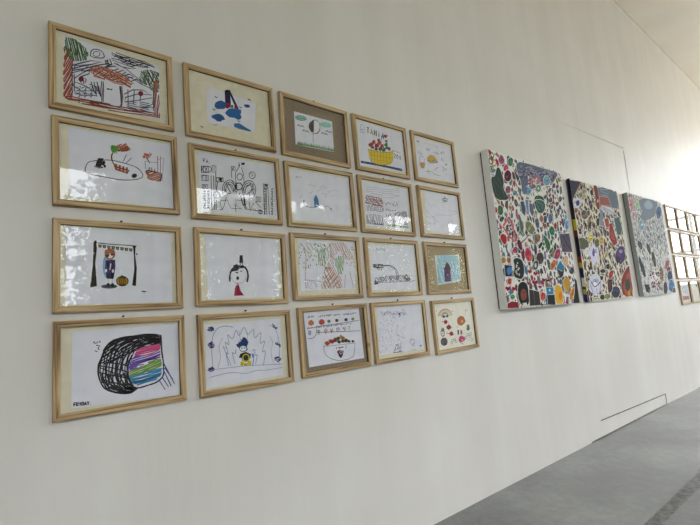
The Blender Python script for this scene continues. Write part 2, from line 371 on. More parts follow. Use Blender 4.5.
    def T(self, col, mm, txt, x, y, w, h, dx, dy):                   # printed capitals, drawn stroke by stroke
        G = {'F': [[(0,1),(0,0),(1,0)],[(0,.5),(.8,.5)]], 'R': [[(0,1),(0,0),(1,.1),(1,.4),(0,.5),(1,1)]], 'I': [[(.5,0),(.5,1)]], 'D': [[(0,0),(0,1),(.8,.9),(1,.5),(.8,.1),(0,0)]],
             'A': [[(0,1),(.5,0),(1,1)],[(.2,.6),(.8,.6)]], 'Y': [[(0,0),(.5,.5),(1,0)],[(.5,.5),(.5,1)]], '.': [[(.3,.9),(.5,1)]], 'T': [[(0,0),(1,0)],[(.5,0),(.5,1)]],
             'M': [[(0,1),(.1,0),(.5,.6),(.9,0),(1,1)]], 'K': [[(0,0),(0,1)],[(1,0),(0,.55),(1,1)]], 'B': [[(0,0),(0,1),(.9,.8),(0,.5),(.8,.25),(0,0)]], 'i': [[(.5,.4),(.5,1)],[(.5,.1),(.6,.2)]],
             '2': [[(0,.2),(.5,0),(1,.25),(0,1),(1,1)]], '0': [[(.5,0),(1,.4),(.6,1),(0,.6),(.5,0)]], '4': [[(.7,1),(.7,0),(0,.6),(1,.6)]], '-': [[(0,.5),(1,.5)]], '1': [[(.3,.2),(.6,0),(.6,1)]]}
        for i, ch in enumerate(txt):
            c = col[i % len(col)] if isinstance(col, list) else col
            for st in G[ch]: self.S(c, mm, *[(x + i*dx + px*w, y + i*dy + px*w*dy/max(dx, 1) + py*h) for px, py in st], up=False)
        self.up()
    def blob(self, cx, cy, a, b, n=9, rot=0, rough=.2):
        return [(cx + (x - cx)*k, cy + (y - cy)*k) for (x, y) in self.ell(cx, cy, a, b, n, rot) for k in (1 + self.r.uniform(-rough, rough),)]
    def heart(self, col, cx, cy, r, up=True):
        self.P(col, (cx, cy + r), (cx - r, cy), (cx - r*.9, cy - r*.6), (cx - r*.4, cy - r*.9), (cx, cy - r*.4), (cx + r*.4, cy - r*.8), (cx + r*.9, cy - r*.5), (cx + r, cy + r*.1), up=up)
    def build(self, name, parent):
        me = bpy.data.meshes.new(name); me.from_pydata(self.v, [], self.f); me.materials.append(M_PAINT if name.startswith('paint') else M_INK)
        at_ = me.color_attributes.new('pigment', 'FLOAT_COLOR', 'CORNER'); k = 0; buf = []
        for p in me.polygons:
            buf += list(self.c[p.index]) * p.loop_total
        at_.data.foreach_set('color', buf)
        # all pigment faces the room
        bm = bmesh.new(); bm.from_mesh(me)
        for f in bm.faces:
            f.normal_update()
            if f.normal.y > 0: f.normal_flip()
        bm.to_mesh(me); bm.free()
        return link(name, me, parent)

# ------------------------------------------------------------------ picture frames
FW, FH, FD, RAIL = .505, .378, .022, .0255
def frame_mesh(w, h, d, rail):
    bm = bmesh.new()
    prof = [(0, 0), (0, d - .002), (.002, d), (rail - .002, d), (rail, d - .002), (rail, d - .006), (rail, .004), (rail - .008, 0)]
    cs = [(-w/2, 0, 1, 1), (w/2, 0, -1, 1), (w/2, h, -1, -1), (-w/2, h, 1, -1)]
    rings = [[bm.verts.new((x + sx*a, -b, z + sz*a)) for a, b in prof] for x, z, sx, sz in cs]; n = len(prof)
    for i in range(4):
        p, q = rings[i], rings[(i+1) % 4]
        for k in range(n):
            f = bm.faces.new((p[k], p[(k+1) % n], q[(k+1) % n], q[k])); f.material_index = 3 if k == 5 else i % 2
    bmesh.ops.recalc_face_normals(bm, faces=bm.faces[:])
    # fine dark mitre lines
    for i, (x, z, sx, sz) in enumerate(cs):
        a = Vector((x + sx*.001, z + sz*.001)); b = Vector((x + sx*(rail-.001), z + sz*(rail-.001))); nn = Vector((-(b-a).y, (b-a).x)).normalized()*.0005
        f = bm.faces.new([bm.verts.new((p.x, -d - .00025, p.y)) for p in (a - nn, b - nn, b + nn, a + nn)]); f.material_index = 2
    me = bpy.data.meshes.new('frame'); bm.to_mesh(me); bm.free()
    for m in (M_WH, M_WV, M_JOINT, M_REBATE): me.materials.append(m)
    return me
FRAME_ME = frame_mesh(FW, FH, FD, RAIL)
MAT_ME = {}
GLASS_ME = boxes_mesh('glass', [((-FW/2 + RAIL - .002, -.0112, RAIL - .002), (FW/2 - RAIL + .002, -.0104, FH - RAIL + .002))], M_GLASS)
def hanger(root, w, h, hx):
    bm = bmesh.new(); bmesh.ops.create_cone(bm, cap_ends=True, segments=12, radius1=.0045, radius2=.0035, depth=.012, matrix=Matrix.Translation((hx, -.006, h + .008)) @ Matrix.Rotation(math.pi/2, 4, 'X'))
    bmesh.ops.create_cone(bm, cap_ends=True, segments=8, radius1=.0016, radius2=.0016, depth=.012, matrix=Matrix.Translation((hx, -.002, h + .003)))
    me = bpy.data.meshes.new('hanger'); bm.to_mesh(me); bm.free(); me.materials.append(M_METAL); link('hanger', me, root)
def framed(cx, cz, rot, label, board, grid, paper, art, paper_mat=None, hx=0.0, group='framed drawings in the near block', fm=None, w=FW, h=FH, gm=None, quick=False):
    # cx, cz: centre on the wall
    bx, bz = cx + math.sin(rot)*h/2, cz - math.cos(rot)*h/2
    root = empty('framed_drawing', (bx, 0, bz), label, 'framed drawing', group); root.rotation_euler = (0, -rot, 0)
    inv = (Matrix.Translation((bx, 0, bz)) @ Matrix.Rotation(-rot, 4, 'Y')).inverted()
    link('frame', fm or FRAME_ME, root)
    key = (board.name, w)
    if key not in MAT_ME: MAT_ME[key] = boxes_mesh('mat_board', [((-w/2 + .012, -.0075, .012), (w/2 - .012, -.0045, h - .012))], board)
    link('mat_board', MAT_ME[key], root)
    sh = Sheet(-.0085, inv, *grid, y0=-.00835)
    pts = [sh.w(p) for p in paper]; pts = [(min(max(p.x, -w/2 + .014), w/2 - .014), min(max(p.y, .014), h - .014)) for p in pts]
    ps = poly_prism('paper', pts, -.0076, -.0081, paper_mat or M_PAPER, root)
    art(sh)
    if sh.f: sh.build('drawing', ps)
    link('glass', gm or GLASS_ME, root)
    if hx is not None: hanger(root, w, h, hx)
    return root
# ------------------------------------------------------------------ the twenty drawings
K, BR, RD = '1c1c24', '8a4a34', 'a8402c'
S1 = 4.6667; S2 = 5.8333
def a11(s):   # house between two trees
    s.H('a45038', 4, [(113,170),(150,190),(152,410),(112,405)], 118, 7)
    s.H('3f6a35', 4, [(118,125),(160,135),(200,165),(228,205),(215,235),(165,240),(135,225),(118,180)], 75, 6); s.H('2c4c28', 3, [(130,130),(190,160),(222,205),(150,215)], 82, 13)
    s.H('355c2c', 4, [(470,285),(510,278),(553,295),(555,380),(530,380),(500,350),(468,335)], 60, 6); s.H('26451f', 3, [(475,288),(550,300),(540,350),(500,340)], 95, 9)
    s.H('9c5a3c', 4, [(528,340),(548,320),(558,505),(535,490)], 95, 6)
    s.H('94402e', 4, [(115,400),(330,440),(560,488),(560,508),(330,470),(115,415)], 8, 6); s.H('6e2f26', 3, [(180,420),(480,470),(480,482),(180,432)], 14, 6)
    s.L(K, 2, (235,215),(240,190),(262,183),(290,195),(298,222),(255,222),(236,214)); s.O(K, 1.6, 264, 205, 16, 12)
    s.H('2c2e3c', 3, [(335,195),(400,215),(490,240),(552,268),(480,268),(420,272),(365,262),(336,235)], 18, 8); s.H('23242e', 4, [(340,200),(460,235),(540,265),(400,250)], 12, 12)
    s.H('3c3f52', 2.6, [(150,250),(230,237),(310,245),(390,285),(470,335),(400,325),(300,285),(150,290)], -12, 11)
    s.H(K, 2.4, [(300,238),(330,226),(338,250),(310,268)], 70, 7)
    s.H('b26a4a', 4.5, [(232,275),(260,265),(300,270),(380,300),(432,345),(420,365),(380,350),(250,310)], 28, 6); s.H('8c4632', 3.5, [(240,280),(300,280),(400,330),(400,345),(260,310)], 150, 15)
    s.L('a05a3e', 3, (232,272),(262,264),(300,268),(380,298),(436,345))
    for a in ((150,255,150,400),(160,300,160,380),(410,370,412,450),(440,370,436,440),(470,345,530,372),(530,372,530,470)): s.S('30344a', 2, a[:2], a[2:])
    s.H('5a4450', 3, [(285,330),(298,332),(296,440),(282,436)], 85, 5); s.H('5a4450', 3, [(368,355),(384,358),(386,450),(374,450)], 85, 5)
    s.E('8e2c36', 192, 322, 13, 12); s.H('4a2030', 3, [(180,315),(215,318),(210,345),(184,340)], 60, 8); s.E('8e3030', 470, 390, 12, 12); s.S('3c2a3a', 3, (470,400),(466,425))
    for q in range(9): s.S('3a4058', 2, (165 + (q % 3)*28, 365 + (q//3)*14), (190 + (q % 3)*28, 355 + (q//3)*18), (180 + (q % 3)*28, 380 + (q//3)*14), up=False)
    for q in range(10): s.S('465070', 2, (405 + (q % 2)*60, 425 + q*4), (450 + (q % 2)*60, 432 + q*5), up=False)
    for q in range(6): s.S('3a3c50', 2.2, (238 + q*7, 335 + (q % 2)*20), (252 + q*6, 380 + (q % 3)*12), up=False)
    s.H('343a52', 2.2, [(155,262),(235,250),(225,300),(155,330)], -30, 15, 5); s.H('343a52', 2, [(156,335),(262,352),(270,405),(160,398)], 25, 17, 6)
    s.H('343a52', 2, [(395,375),(525,375),(528,470),(398,440)], -8, 18, 6); s.H('3c405a', 2, [(350,245),(430,290),(500,345),(440,345)], 35, 15, 4); s.H('2c2e3c', 2.4, [(340,215),(420,230),(530,262),(420,262)], -10, 11, 4)
    s.W('2c3c80', 2, 312, 368, 338, 372, 8, 3)
def a21(s):   # plate with a fish, carrots, basket
    s.L('20222e', 1.7, (212,270),(225,245),(265,236),(330,234),(400,250),(450,268),(475,292),(478,312),(450,324),(380,326),(300,312),(235,300),(212,285),(212,268))
    s.P(K, (262,245),(272,224),(298,226),(280,270),(258,262)); s.S(K, 2, (252,262),(276,272),(300,236)); s.E(K, 296, 248, 8, 11, .5); s.E(K, 302, 262, 6, 7); s.E(K, 288, 268, 6, 4)
    s.L('6a3426', 4, (352,262),(338,240),(334,215),(340,200)); s.E('66b048', 346, 182, 15, 17); s.E('4c8f3a', 338, 176, 8, 12); s.H('5aa040', 3, [(330,170),(365,168),(362,200),(338,200)], 70, 6)
    s.H('b06040', 5, [(360,165),(400,158),(424,185),(385,195),(358,192)], 155, 6); s.H('8a4030', 3, [(370,168),(405,165),(410,185),(375,190)], 20, 9)
    for k in range(4): s.S('94482c', 6, (355 + k*17, 252 + k*5), (350 + k*17 + 5, 278 + k*6))
    s.S('94482c', 6, (345,262),(418,284)); s.S('94482c', 5, (350,275),(410,295)); s.E('8e9a70', 412, 284, 6, 5)
    s.E('252050', 440, 307, 13, 10, -.3)
    s.L('5a6080', 1.5, (404,208),(388,240)); s.L('5a6080', 1.5, (428,222),(400,250)); s.L('5a6080', 1.5, (410,240),(420,230))
    s.H('c05038', 4.5, [(480,222),(490,200),(520,202),(512,222)], 20, 6); s.S('4a3c30', 4, (498,222),(512,248))
    s.H('b45c34', 4.5, [(498,282),(555,294),(566,304),(560,332),(502,322)], 160, 5.5); s.L('4a3430', 2.5, (497,300),(500,282),(560,295),(567,305),(562,333)); s.H('3a4050', 3, [(505,270),(545,275),(545,288),(505,282)], 70, 10)
    s.S('6c8098', 1.3, (490,240),(492,275)); s.S('88a0b8', 1.3, (492,240),(548,246)); s.S('a07890', 2, (548,215),(550,300)); s.S('a86a80', 1.6, (562,215),(562,300)); s.S('8890b0', 1.2, (578,222),(570,330)); s.S('b08a98', 1.5, (548,232),(572,225))
    s.S('8a8ca0', 1.2, (225,290),(250,296))
def a31(s):   # girl and pumpkin under a bunting
    s.P('2c1c20', (250,152),(262,145),(266,180),(258,250),(266,355),(236,362),(234,350),(246,260)); s.E(K, 258, 150, 7, 8)
    s.P('33242a', (434,172),(446,170),(444,210),(452,270),(448,355),(430,352),(440,280),(438,215)); s.E(K, 452, 206, 4, 4); s.E(K, 441, 170, 9, 4)
    s.L('3c3434', 2, (262,152),(330,160),(400,164),(450,168))
    for k in range(8):
        x, y = 280 + k*20.5, 164 + k*2.6; s.P('3c5a40' if k % 2 else '6a5034', (x-9, y-4),(x+9, y-2),(x+6, y+12),(x-6, y+11)); s.P('b0a888', (x-3, y+1),(x+4, y+2),(x+2, y+7),(x-2, y+7))
    s.E('8fb0d8', 318, 262, 26, 60); s.E('5c6676', 322, 357, 38, 10); s.E('4a5263', 330, 355, 30, 8)
    s.P('2e2350', (306,235),(350,232),(352,260),(344,318),(310,318),(304,270)); s.H('4a3a7c', 3, [(308,238),(348,236),(342,300),(310,300)], 70, 9); s.P('1c1e38', (310,298),(344,298),(342,322),(312,320))
    s.E('a86848', 326, 206, 25, 26); s.E('e8d8cc', 327, 214, 13, 12); s.E('3c3448', 314, 210, 9, 11); s.E('4a4458', 336, 207, 6, 6); s.H('b8704c', 4, [(304,190),(345,186),(350,200),(300,204)], 5, 5)
    s.L('e8e4f0', 3, (330,250),(326,280)); s.E('e8e0e8', 308, 283, 5, 8); s.E('e8e0e8', 340, 285, 5, 8)
    for x in (318, 338): s.S('c4c4d4', 3, (x,322),(x,344)); s.E('20222e', x, 350, 8, 9)
    s.E('c08c28', 384, 332, 27, 22); s.O('2c2418', 2.5, 384, 332, 27, 22)
    for d in (-14, -5, 5, 14): s.O('2c2418', 2, 384, 332, abs(d), 20)
    s.S('3a3420', 4, (380,312),(384,304)); s.S(K, 2.5, (474,380),(494,381)); s.S(K, 2, (478,377),(488,383))
def a41(s):   # black barrel with rainbow mouth
    out = [(272,300),(275,250),(288,200),(310,155),(350,128),(420,112),(500,105),(565,112),(560,152),(500,158),(455,170),(428,200),(412,250),(412,300),(425,330),(450,355),(420,372),(360,375),(310,355),(285,330)]
    A = [(565,110),(500,104),(425,112),(350,130),(310,157),(288,200),(275,250),(272,300),(290,345),(320,364),(370,376),(425,372),(450,356)]
    B = [(565,152),(530,150),(500,158),(455,172),(430,200),(415,235),(411,265),(412,300),(420,325),(430,338),(440,348),(446,352),(450,356)]
    for i in range(17):
        t = (i/16)**.9; off = s.r.uniform(-4, 4)
        s.L('1e1e24', 3.6 if i % 3 else 4.6, *[(a[0] + (b_[0]-a[0])*t + off + s.r.uniform(-5, 5), a[1] + (b_[1]-a[1])*t + s.r.uniform(-5, 5)) for a, b_ in zip(A, B)], up=False)
    s.up()
    s.H('1a1a20', 4.2, [(292,190),(312,158),(352,131),(430,113),(563,110),(565,146),(500,152),(440,175),(400,200),(330,240),(285,240)], -30, 7, 3)
    s.H('24242a', 2.6, [(276,250),(330,235),(408,230),(410,300),(430,345),(400,372),(320,360),(285,330)], 12, 17, 5); s.H('24242a', 2.6, [(280,290),(400,290),(425,345),(400,372),(320,362)], 95, 15, 5)
    s.L('202026', 5, (430,200),(412,250),(413,300),(428,335),(450,355),(510,340),(548,325),(575,295),(576,240),(568,180),(565,115))
    s.L('24242a', 3, (272,300),(276,250),(290,200),(312,155),(352,128),(425,112),(565,108)); s.L('24242a', 3, (272,300),(290,340),(320,362),(370,376),(425,370),(450,356))
    s.H('d05088', 5, [(448,182),(475,165),(560,150),(558,178),(500,200),(435,210)], -12, 6); s.H('6a48a8', 5, [(425,225),(440,205),(500,200),(560,180),(562,210),(500,232),(455,265),(415,272)], -18, 6)
    s.H('7058b0', 5, [(415,240),(450,230),(450,270),(414,275)], 60, 7)
    s.H('78a040', 5, [(415,275),(470,258),(520,225),(565,215),(566,250),(520,275),(460,300),(418,302)], -22, 6); s.H('3c88b8', 5, [(418,302),(470,290),(530,270),(568,258),(566,290),(540,318),(455,342),(428,330)], -15, 6)
    for a, b in (((575,235),(628,335)),((572,262),(612,345)),((568,300),(600,350)),((556,318),(584,362)),((582,260),(620,315))): s.S('484e90', 2.2, a, b)
    s.W(K, 1.8, 248, 143, 282, 140, 12, 4); s.S(K, 2, (262,155),(278,158),(270,172),(278,176)); s.S(K, 1.8, (255,180),(268,186))
    s.T(K, 2.2, 'FRIDAY.', 158, 424, 9, 16, 12.5, -1.2)
def a12(s):   # slide among blue puddles
    s.P('282858', (232,165),(258,168),(296,248),(300,262),(290,262),(262,215),(258,245),(236,240)); s.P('f0f0f6', (258,190),(280,240),(262,234))
    s.E('1c1c30', 246, 168, 12, 6); s.E('a02c50', 245, 236, 12, 14); s.P('c02848', (278,232),(298,262),(292,264),(276,246)); s.E('3a9068', 266, 240, 7, 8)
    s.P('3470a8', *s.blob(215,232,28,20,12)); s.H('284f90', 3, s.blob(212,232,24,16), 10, 7); s.P('3474b0', *s.blob(272,270,36,24,12)); s.P('3470a8', *s.blob(295,288,16,14)); s.H('2a5a9c', 3, s.blob(270,270,30,18), 15, 7)
    s.P('3470a8', *s.blob(202,292,30,16,12,.3)); s.H('284f90', 3, s.blob(202,292,24,12), 20, 6); s.P('3478b0', (275,320),(300,318),(330,338),(355,352),(352,358),(300,345),(276,335)); s.P('34508c', *s.blob(337,238,15,8,10,.2))
    for x, y in ((192,196),(346,208),(182,254),(306,244),(298,308)): s.S('2c2c58', 2.6, (x-7,y-4),(x,y+3),(x+6,y)); 
    s.S('3c3c70', 1.8, (340,204),(356,214)); s.S(K, 3.5, (119,333),(131,338)); s.S('7888a8', 1.2, (180,330),(200,322))
def a22(s):   # castle with round-topped houses
    for x, y, w, h in ((140,160,34,30),(182,158,18,32),(140,200,32,26),(210,208,32,20),(272,155,18,18),(390,300,22,22),(140,240,26,18),(398,358,14,14),(425,240,14,18)):
        s.S(K, 1.8, (x-w/2,y-h/2),(x+w/2,y-h/2+2),(x+w/2,y+h/2),(x-w/2,y+h/2),(x-w/2,y-h/2), up=False); s.H(K, 1.6, [(x-w/2+3,y-h/2+3),(x+w/2-3,y-h/2+4),(x+w/2-3,y+h/2-3),(x-w/2+3,y+h/2-3)], 90, 7)
    s.E(K, 212, 207, 7, 8); s.O(K, 1.6, 150, 160, 20, 15)
    for k in range(3): s.O('30303a', 2, 255, 255, 34 - k*8, 45 - k*10, 0, 150, 380); s.O('30303a', 2, 345, 255, 32 - k*8, 42 - k*10, 0, 170, 400)
    s.O(K, 2.6, 297, 240, 17, 16); s.E('24242a', 285, 240, 5, 12); s.O(K, 2, 302, 195, 13, 15); s.O(K, 2, 360, 188, 14, 16); s.S(K, 2, (354,180),(364,186),(356,194))
    for p in (((265,200),(262,180),(268,160)),((285,225),(282,180),(292,160),(300,145)),((300,150),(298,128)),((322,225),(320,190),(310,150)),((190,175),(192,350)),((200,215),(195,260),(215,290)),((168,190),(172,350)),((180,190),(184,350)),
              ((240,290),(225,340),(210,350)),((318,255),(312,300),(330,350)),((322,260),(322,300),(334,345)),((280,320),(285,360)),((345,310),(352,355)),((412,225),(418,370)),((432,228),(440,372)),((425,235),(428,372)),((375,310),(400,340)),((300,270),(318,330))): s.L('2c2c36', 1.8, *p)
    s.P(K, (308,130),(326,128),(324,140),(310,140)); s.P(K, (292,140),(304,138),(303,146)); s.P(K, (416,226),(434,232),(424,244)); s.P(K, (318,290),(326,290),(330,330),(322,330))
    for q in range(16): x, y = 136 + (q % 2)*18, 262 + (q//2)*11; s.H(K, 2, [(x-5,y-4),(x+6,y-3),(x+6,y+5),(x-5,y+4)], 30, 4, up=False)
    for q in range(22): x, y = 418 + (q % 2)*34, 252 + (q//2)*11.5; s.H(K, 2, [(x-4,y-4),(x+5,y-3),(x+5,y+5),(x-4,y+4)], 60, 4, up=False)
    s.H('24242c', 2, [(232,225),(270,215),(285,240),(275,275),(240,270)], 60, 13, 5); s.H('24242c', 2, [(320,225),(360,225),(372,260),(350,290),(322,270)], 120, 13, 5)
    s.H('3a3a44', 1.5, [(210,300),(300,310),(380,320),(385,355),(210,345)], 70, 26, 8); s.O(K, 1.6, 195, 280, 16, 16); s.H(K, 1.5, [(380,345),(410,350),(410,368),(390,368)], 20, 6)
    s.T(K, 1.8, 'FA.', 132, 110, 9, 16, 13, 3)
def a32(s):   # head with top knot
    s.P('23262e', (302,165),(316,164),(318,200),(300,200)); s.L(K, 3, (306,200),(304,212)); s.L(K, 3, (313,200),(318,214))
    s.L('20242c', 7, (256,288),(256,262),(262,238),(276,222),(300,215),(322,218),(336,235),(341,262),(336,290)); s.P('20242c', (272,212),(290,205),(300,222),(318,210),(322,224),(300,226),(292,236),(262,242),(272,225))
    s.O('b0b0c0', 1.5, 298, 258, 36, 38, 0, 10, 170); s.S(K, 2.6, (282,244),(296,246)); s.S(K, 2.2, (304,242),(314,236)); s.E('2c2c3c', 293, 271, 7, 9)
    s.P('a01848', (288,294),(296,298),(306,330),(322,352),(276,354),(280,322)); s.E('d8c8d0', 290, 304, 4, 5); s.E('7a1038', 292, 308, 4, 4)
def a42(s):   # blue haired figure in a cave of flames
    c = '8088b0'
    s.L(c, 1.6, (178,345),(172,270),(175,200),(195,160),(230,145),(270,150)); s.L(c, 1.6, (485,320),(488,250),(482,200),(465,155),(440,140))
    s.L(c, 1.8, (250,330),(238,270),(248,275),(235,220),(252,232),(246,185),(268,205),(285,165),(300,190),(322,150),(340,185),(365,160),(372,200),(400,175),(398,225),(418,215),(408,265),(422,262),(412,330), )
    s.S(c, 1.6, (262,330),(225,240),(238,250)); s.L('7a84b4', 1.8, (280,320),(268,270),(280,275),(285,255)); s.L('7a84b4', 1.8, (376,322),(384,280),(374,282),(372,255),(360,262)); s.L('4c6cc0', 2, (362,330),(368,282),(356,275)); s.E('5a88d0', 364, 283, 5, 10)
    s.L('8a8cb8', 1.4, (150,352),(250,340),(340,330),(500,322)); s.L('8a8cb8', 1.4, (160,385),(200,375),(240,365),(280,362),(330,366),(380,352),(430,350),(500,338))
    s.S('9090b8', 1.2, (300,170),(305,215)); s.S('9090b8', 1.2, (340,170),(336,210)); s.L('9090b8', 1.2, (200,340),(212,290),(205,240),(222,200)); s.L('9090b8', 1.2, (460,320),(448,270),(455,220),(440,190))
    s.P('1f4f88', *s.blob(317,232,26,28,16,0,.3)); s.H('143860', 3, s.blob(316,225,22,18), 60, 8); s.E('dfe4f0', 318, 250, 17, 14); s.O('203c60', 1.8, 318, 250, 17, 14); s.E(K, 312, 248, 2.5, 3.5); s.E(K, 325, 247, 2.5, 3.5)
    s.P('14182c', (305,274),(330,265),(354,276),(352,296),(344,298),(342,306),(314,308),(310,294),(298,292)); s.E('c4b828', 331, 294, 18, 20); s.E('1a2040', 331, 293, 12, 14); s.P('c8bc2c', (306,310),(322,312),(320,330),(305,330)); s.P('c8bc2c', (340,308),(356,308),(356,328),(340,330)); s.P('b8ac2c', (322,318),(340,318),(338,330),(322,330))
    for x, y in ((168,160),(168,232),(168,346),(480,300),(480,230),(465,150)):
        if (x, y) in ((480,230),(465,150)): s.W('3a2c78', 2, x-12, y-10, x+12, y+8, 16, 5); s.S('3a2c78', 2, (x-10,y),(x+12,y+2))
        else: s.H('33246c', 4.5, s.blob(x, y, 16, 13, 8), -20, 5)
def a13(s):   # moon half dark over grass
    s.E('e6e6ee', 272, 275, 19, 38); s.P('5c564e', *s.ell(256, 270, 30, 34, 14, 0, 90, 270)); s.O('6a5a48', 3, 262, 273, 30, 40); s.O('8a6a48', 2.2, 270, 275, 22, 38, 0, -90, 90)
    s.S('54504c', 1.8, (250,232),(252,365))
    for x, y in ((180,222),(325,262)):
        c = '2e7060' if x < 250 else '6ab8a0'; s.P('9cc4bc' if x < 250 else 'a8d8cc', *s.blob(x, y, 32, 12, 12, .15, .15)); s.O(c, 3, x, y, 32, 13, .15); s.S(c, 2, (x-24,y-2),(x+22,y+4))
    for x, y in ((178,268),(208,298),(318,314),(342,303)): s.L('30333c', 2.4, (x-18,y-2),(x-8,y-7),(x,y+2),(x+10,y-1),(x+20,y+8))
    for k in range(32): x = 158 + k*6.8; y = 368 + k*1.35; s.S('3e8a3c' if k % 3 else '28602c', 3.4, (x,y+7),(x+2,y-8 - (k*7 % 5)*2.4),(x+5,y+6), up=False)
    s.up(); s.L('55a050', 3, (155,376),(260,392),(372,416))
def a23(s):   # blue tower
    s.P('4a84b0', (256,262),(264,232),(274,240),(282,262),(288,300),(276,306),(258,306),(260,280)); s.H('2c5c90', 3, [(258,262),(282,262),(286,298),(260,300)], 80, 6)
    s.L('5a6480', 1.8, (195,262),(198,290),(212,300),(240,306),(262,306)); s.L('8088a0', 1.4, (288,300),(310,302),(330,300),(345,306),(352,318),(362,322)); s.S(K, 2.2, (352,310),(362,318)); s.S('5c80a8', 2, (196,262),(204,270))
    for p in (((225,180),(238,170),(255,182),(270,178)),((290,190),(310,180),(330,192)),((340,220),(370,205),(392,215)),((230,225),(250,212)),((300,222),(330,232),(320,250)),((380,290),(398,310),(388,325)),((190,230),(178,250)),((350,240),(375,236))): s.L('b0a8b8', 1.4, *p)
    s.W('8a8498', 1.6, 148, 128, 186, 130, 10, 3)
    s.L('c0a8b0', 1.2, (270,215),(300,200),(330,190))
def a33(s):   # orange tree house and greenery
    s.H('b07850', 2.2, [(300,370),(305,300),(330,240),(350,200),(345,105),(430,105),(470,150),(485,200),(440,200),(410,150),(370,180),(375,260),(415,300),(425,370)], 65, 8, 3)
    s.H('a06850', 2, [(310,365),(320,290),(350,250),(400,300),(420,365)], 130, 10); s.H('4e9038', 3.6, [(375,215),(400,180),(428,185),(432,230),(420,290),(395,285)], 75, 6)
    s.H('6a9858', 2.4, [(280,150),(335,130),(345,180),(320,240),(285,235)], 80, 8); s.H('7aa068', 2, [(170,105),(350,112),(330,150),(210,165),(170,130)], 60, 15, 5)
    for k in range(44): x, y = s.r.uniform(165, 340), s.r.uniform(105, 250); s.S(('3c5c2c', '6c8a48', 'a0503c')[k % 3], 2.6, (x,y),(x+4,y+9), up=False)
    for k in range(26): x, y = s.r.uniform(345, 490), s.r.uniform(110, 250); s.S(('b05840', 'c87850')[k % 2], 2.4, (x,y),(x+9,y+5), up=False)
    s.L('b08070', 2, (200,130),(210,200),(205,300),(210,370)); s.L('b08070', 1.6, (222,135),(228,200)); s.L('b08880', 2, (440,290),(435,370)); s.L('b07860', 2, (465,270),(488,370)); s.S('b89088', 1.8, (210,320),(300,330))
    s.H('a898b0', 1.6, [(215,330),(275,335),(275,368),(215,370)], 70, 11, 4); s.H('a06858', 2, [(318,248),(352,246),(352,268),(318,268)], 20, 6)
def a43(s):   # fruit chart with a basket
    for k, (x, c, d) in enumerate(((152,'d08850','a86030'),(214,'c8604c','a03828'),(256,'9a9a80','404040'),(302,'6a5a40','30301c'),(356,'504080','302050'),(396,'90a080','4a5a3a'))):
        y = 180 - k*4.6; r = 17 if k < 2 else 10; s.P(c, *s.blob(x, y, r, r, 10, 0, .12)); s.H(d, 2, s.blob(x, y, r*.8, r*.8), 40, 8 if k < 2 else 5); s.W(K, 1.8, x-20, 146 - k*3.6, x+18, 142 - k*3.6, 12, 5)
    for k, (x, c) in enumerate(((144,'503c78'),(196,'505058'),(238,'b08078'),(272,'a06868'),(308,'905060'),(345,'806080'),(374,'b0a890'))):
        y = 236 - k*4.2; s.H(c, 2.2, s.blob(x, y, 9 if k else 8, 14), 50, 5); s.W('2c3c60', 1.6, x-18, y-26, x+18, y-28, 10, 5)
    s.S('40405c', 1.6, (182,202),(300,186),(432,165)); s.S('40405c', 1.6, (182,236),(300,232),(438,226)); s.L('50507c', 1.6, (132,272),(158,270),(180,250),(184,205)); s.L('705078', 1.5, (126,215),(182,206))
    s.L('706c7c', 1.8, (226,310),(228,345),(250,378),(300,398),(350,396),(392,380),(404,350),(408,295)); s.S('8a8694', 1.4, (226,318),(408,298))
    for x, y, r, c in ((246,300,15,'b85c3c'),(272,290,14,'a03434'),(292,280,14,'a84840'),(312,270,12,'4c6c38'),(314,290,12,'6a4430'),(336,270,12,'b07a48'),(338,286,11,'3c5a34'),(356,282,12,'5a3a34'),(372,288,9,'4c4c3c'),(396,288,8,'3c4430'),(262,284,9,'c04838'),(326,258,8,'c89060')):
        s.P(c, *s.blob(x, y, r, r*.9, 9)); s.S(K, 1.6, (x-4,y-8),(x+3,y+6), up=False)
    s.P('603058', *s.blob(324,350,18,14)); s.P('4a1c34', (308,345),(342,342),(336,372),(326,388),(312,372)); s.O('e0d8e0', 1.4, 326, 352, 7, 9); s.E('903c60', 318, 325, 9, 4); s.E('a05070', 334, 322, 8, 4)
    s.S(K, 2.4, (300,322),(300,332)); s.S('604040', 2.4, (356,312),(355,330))
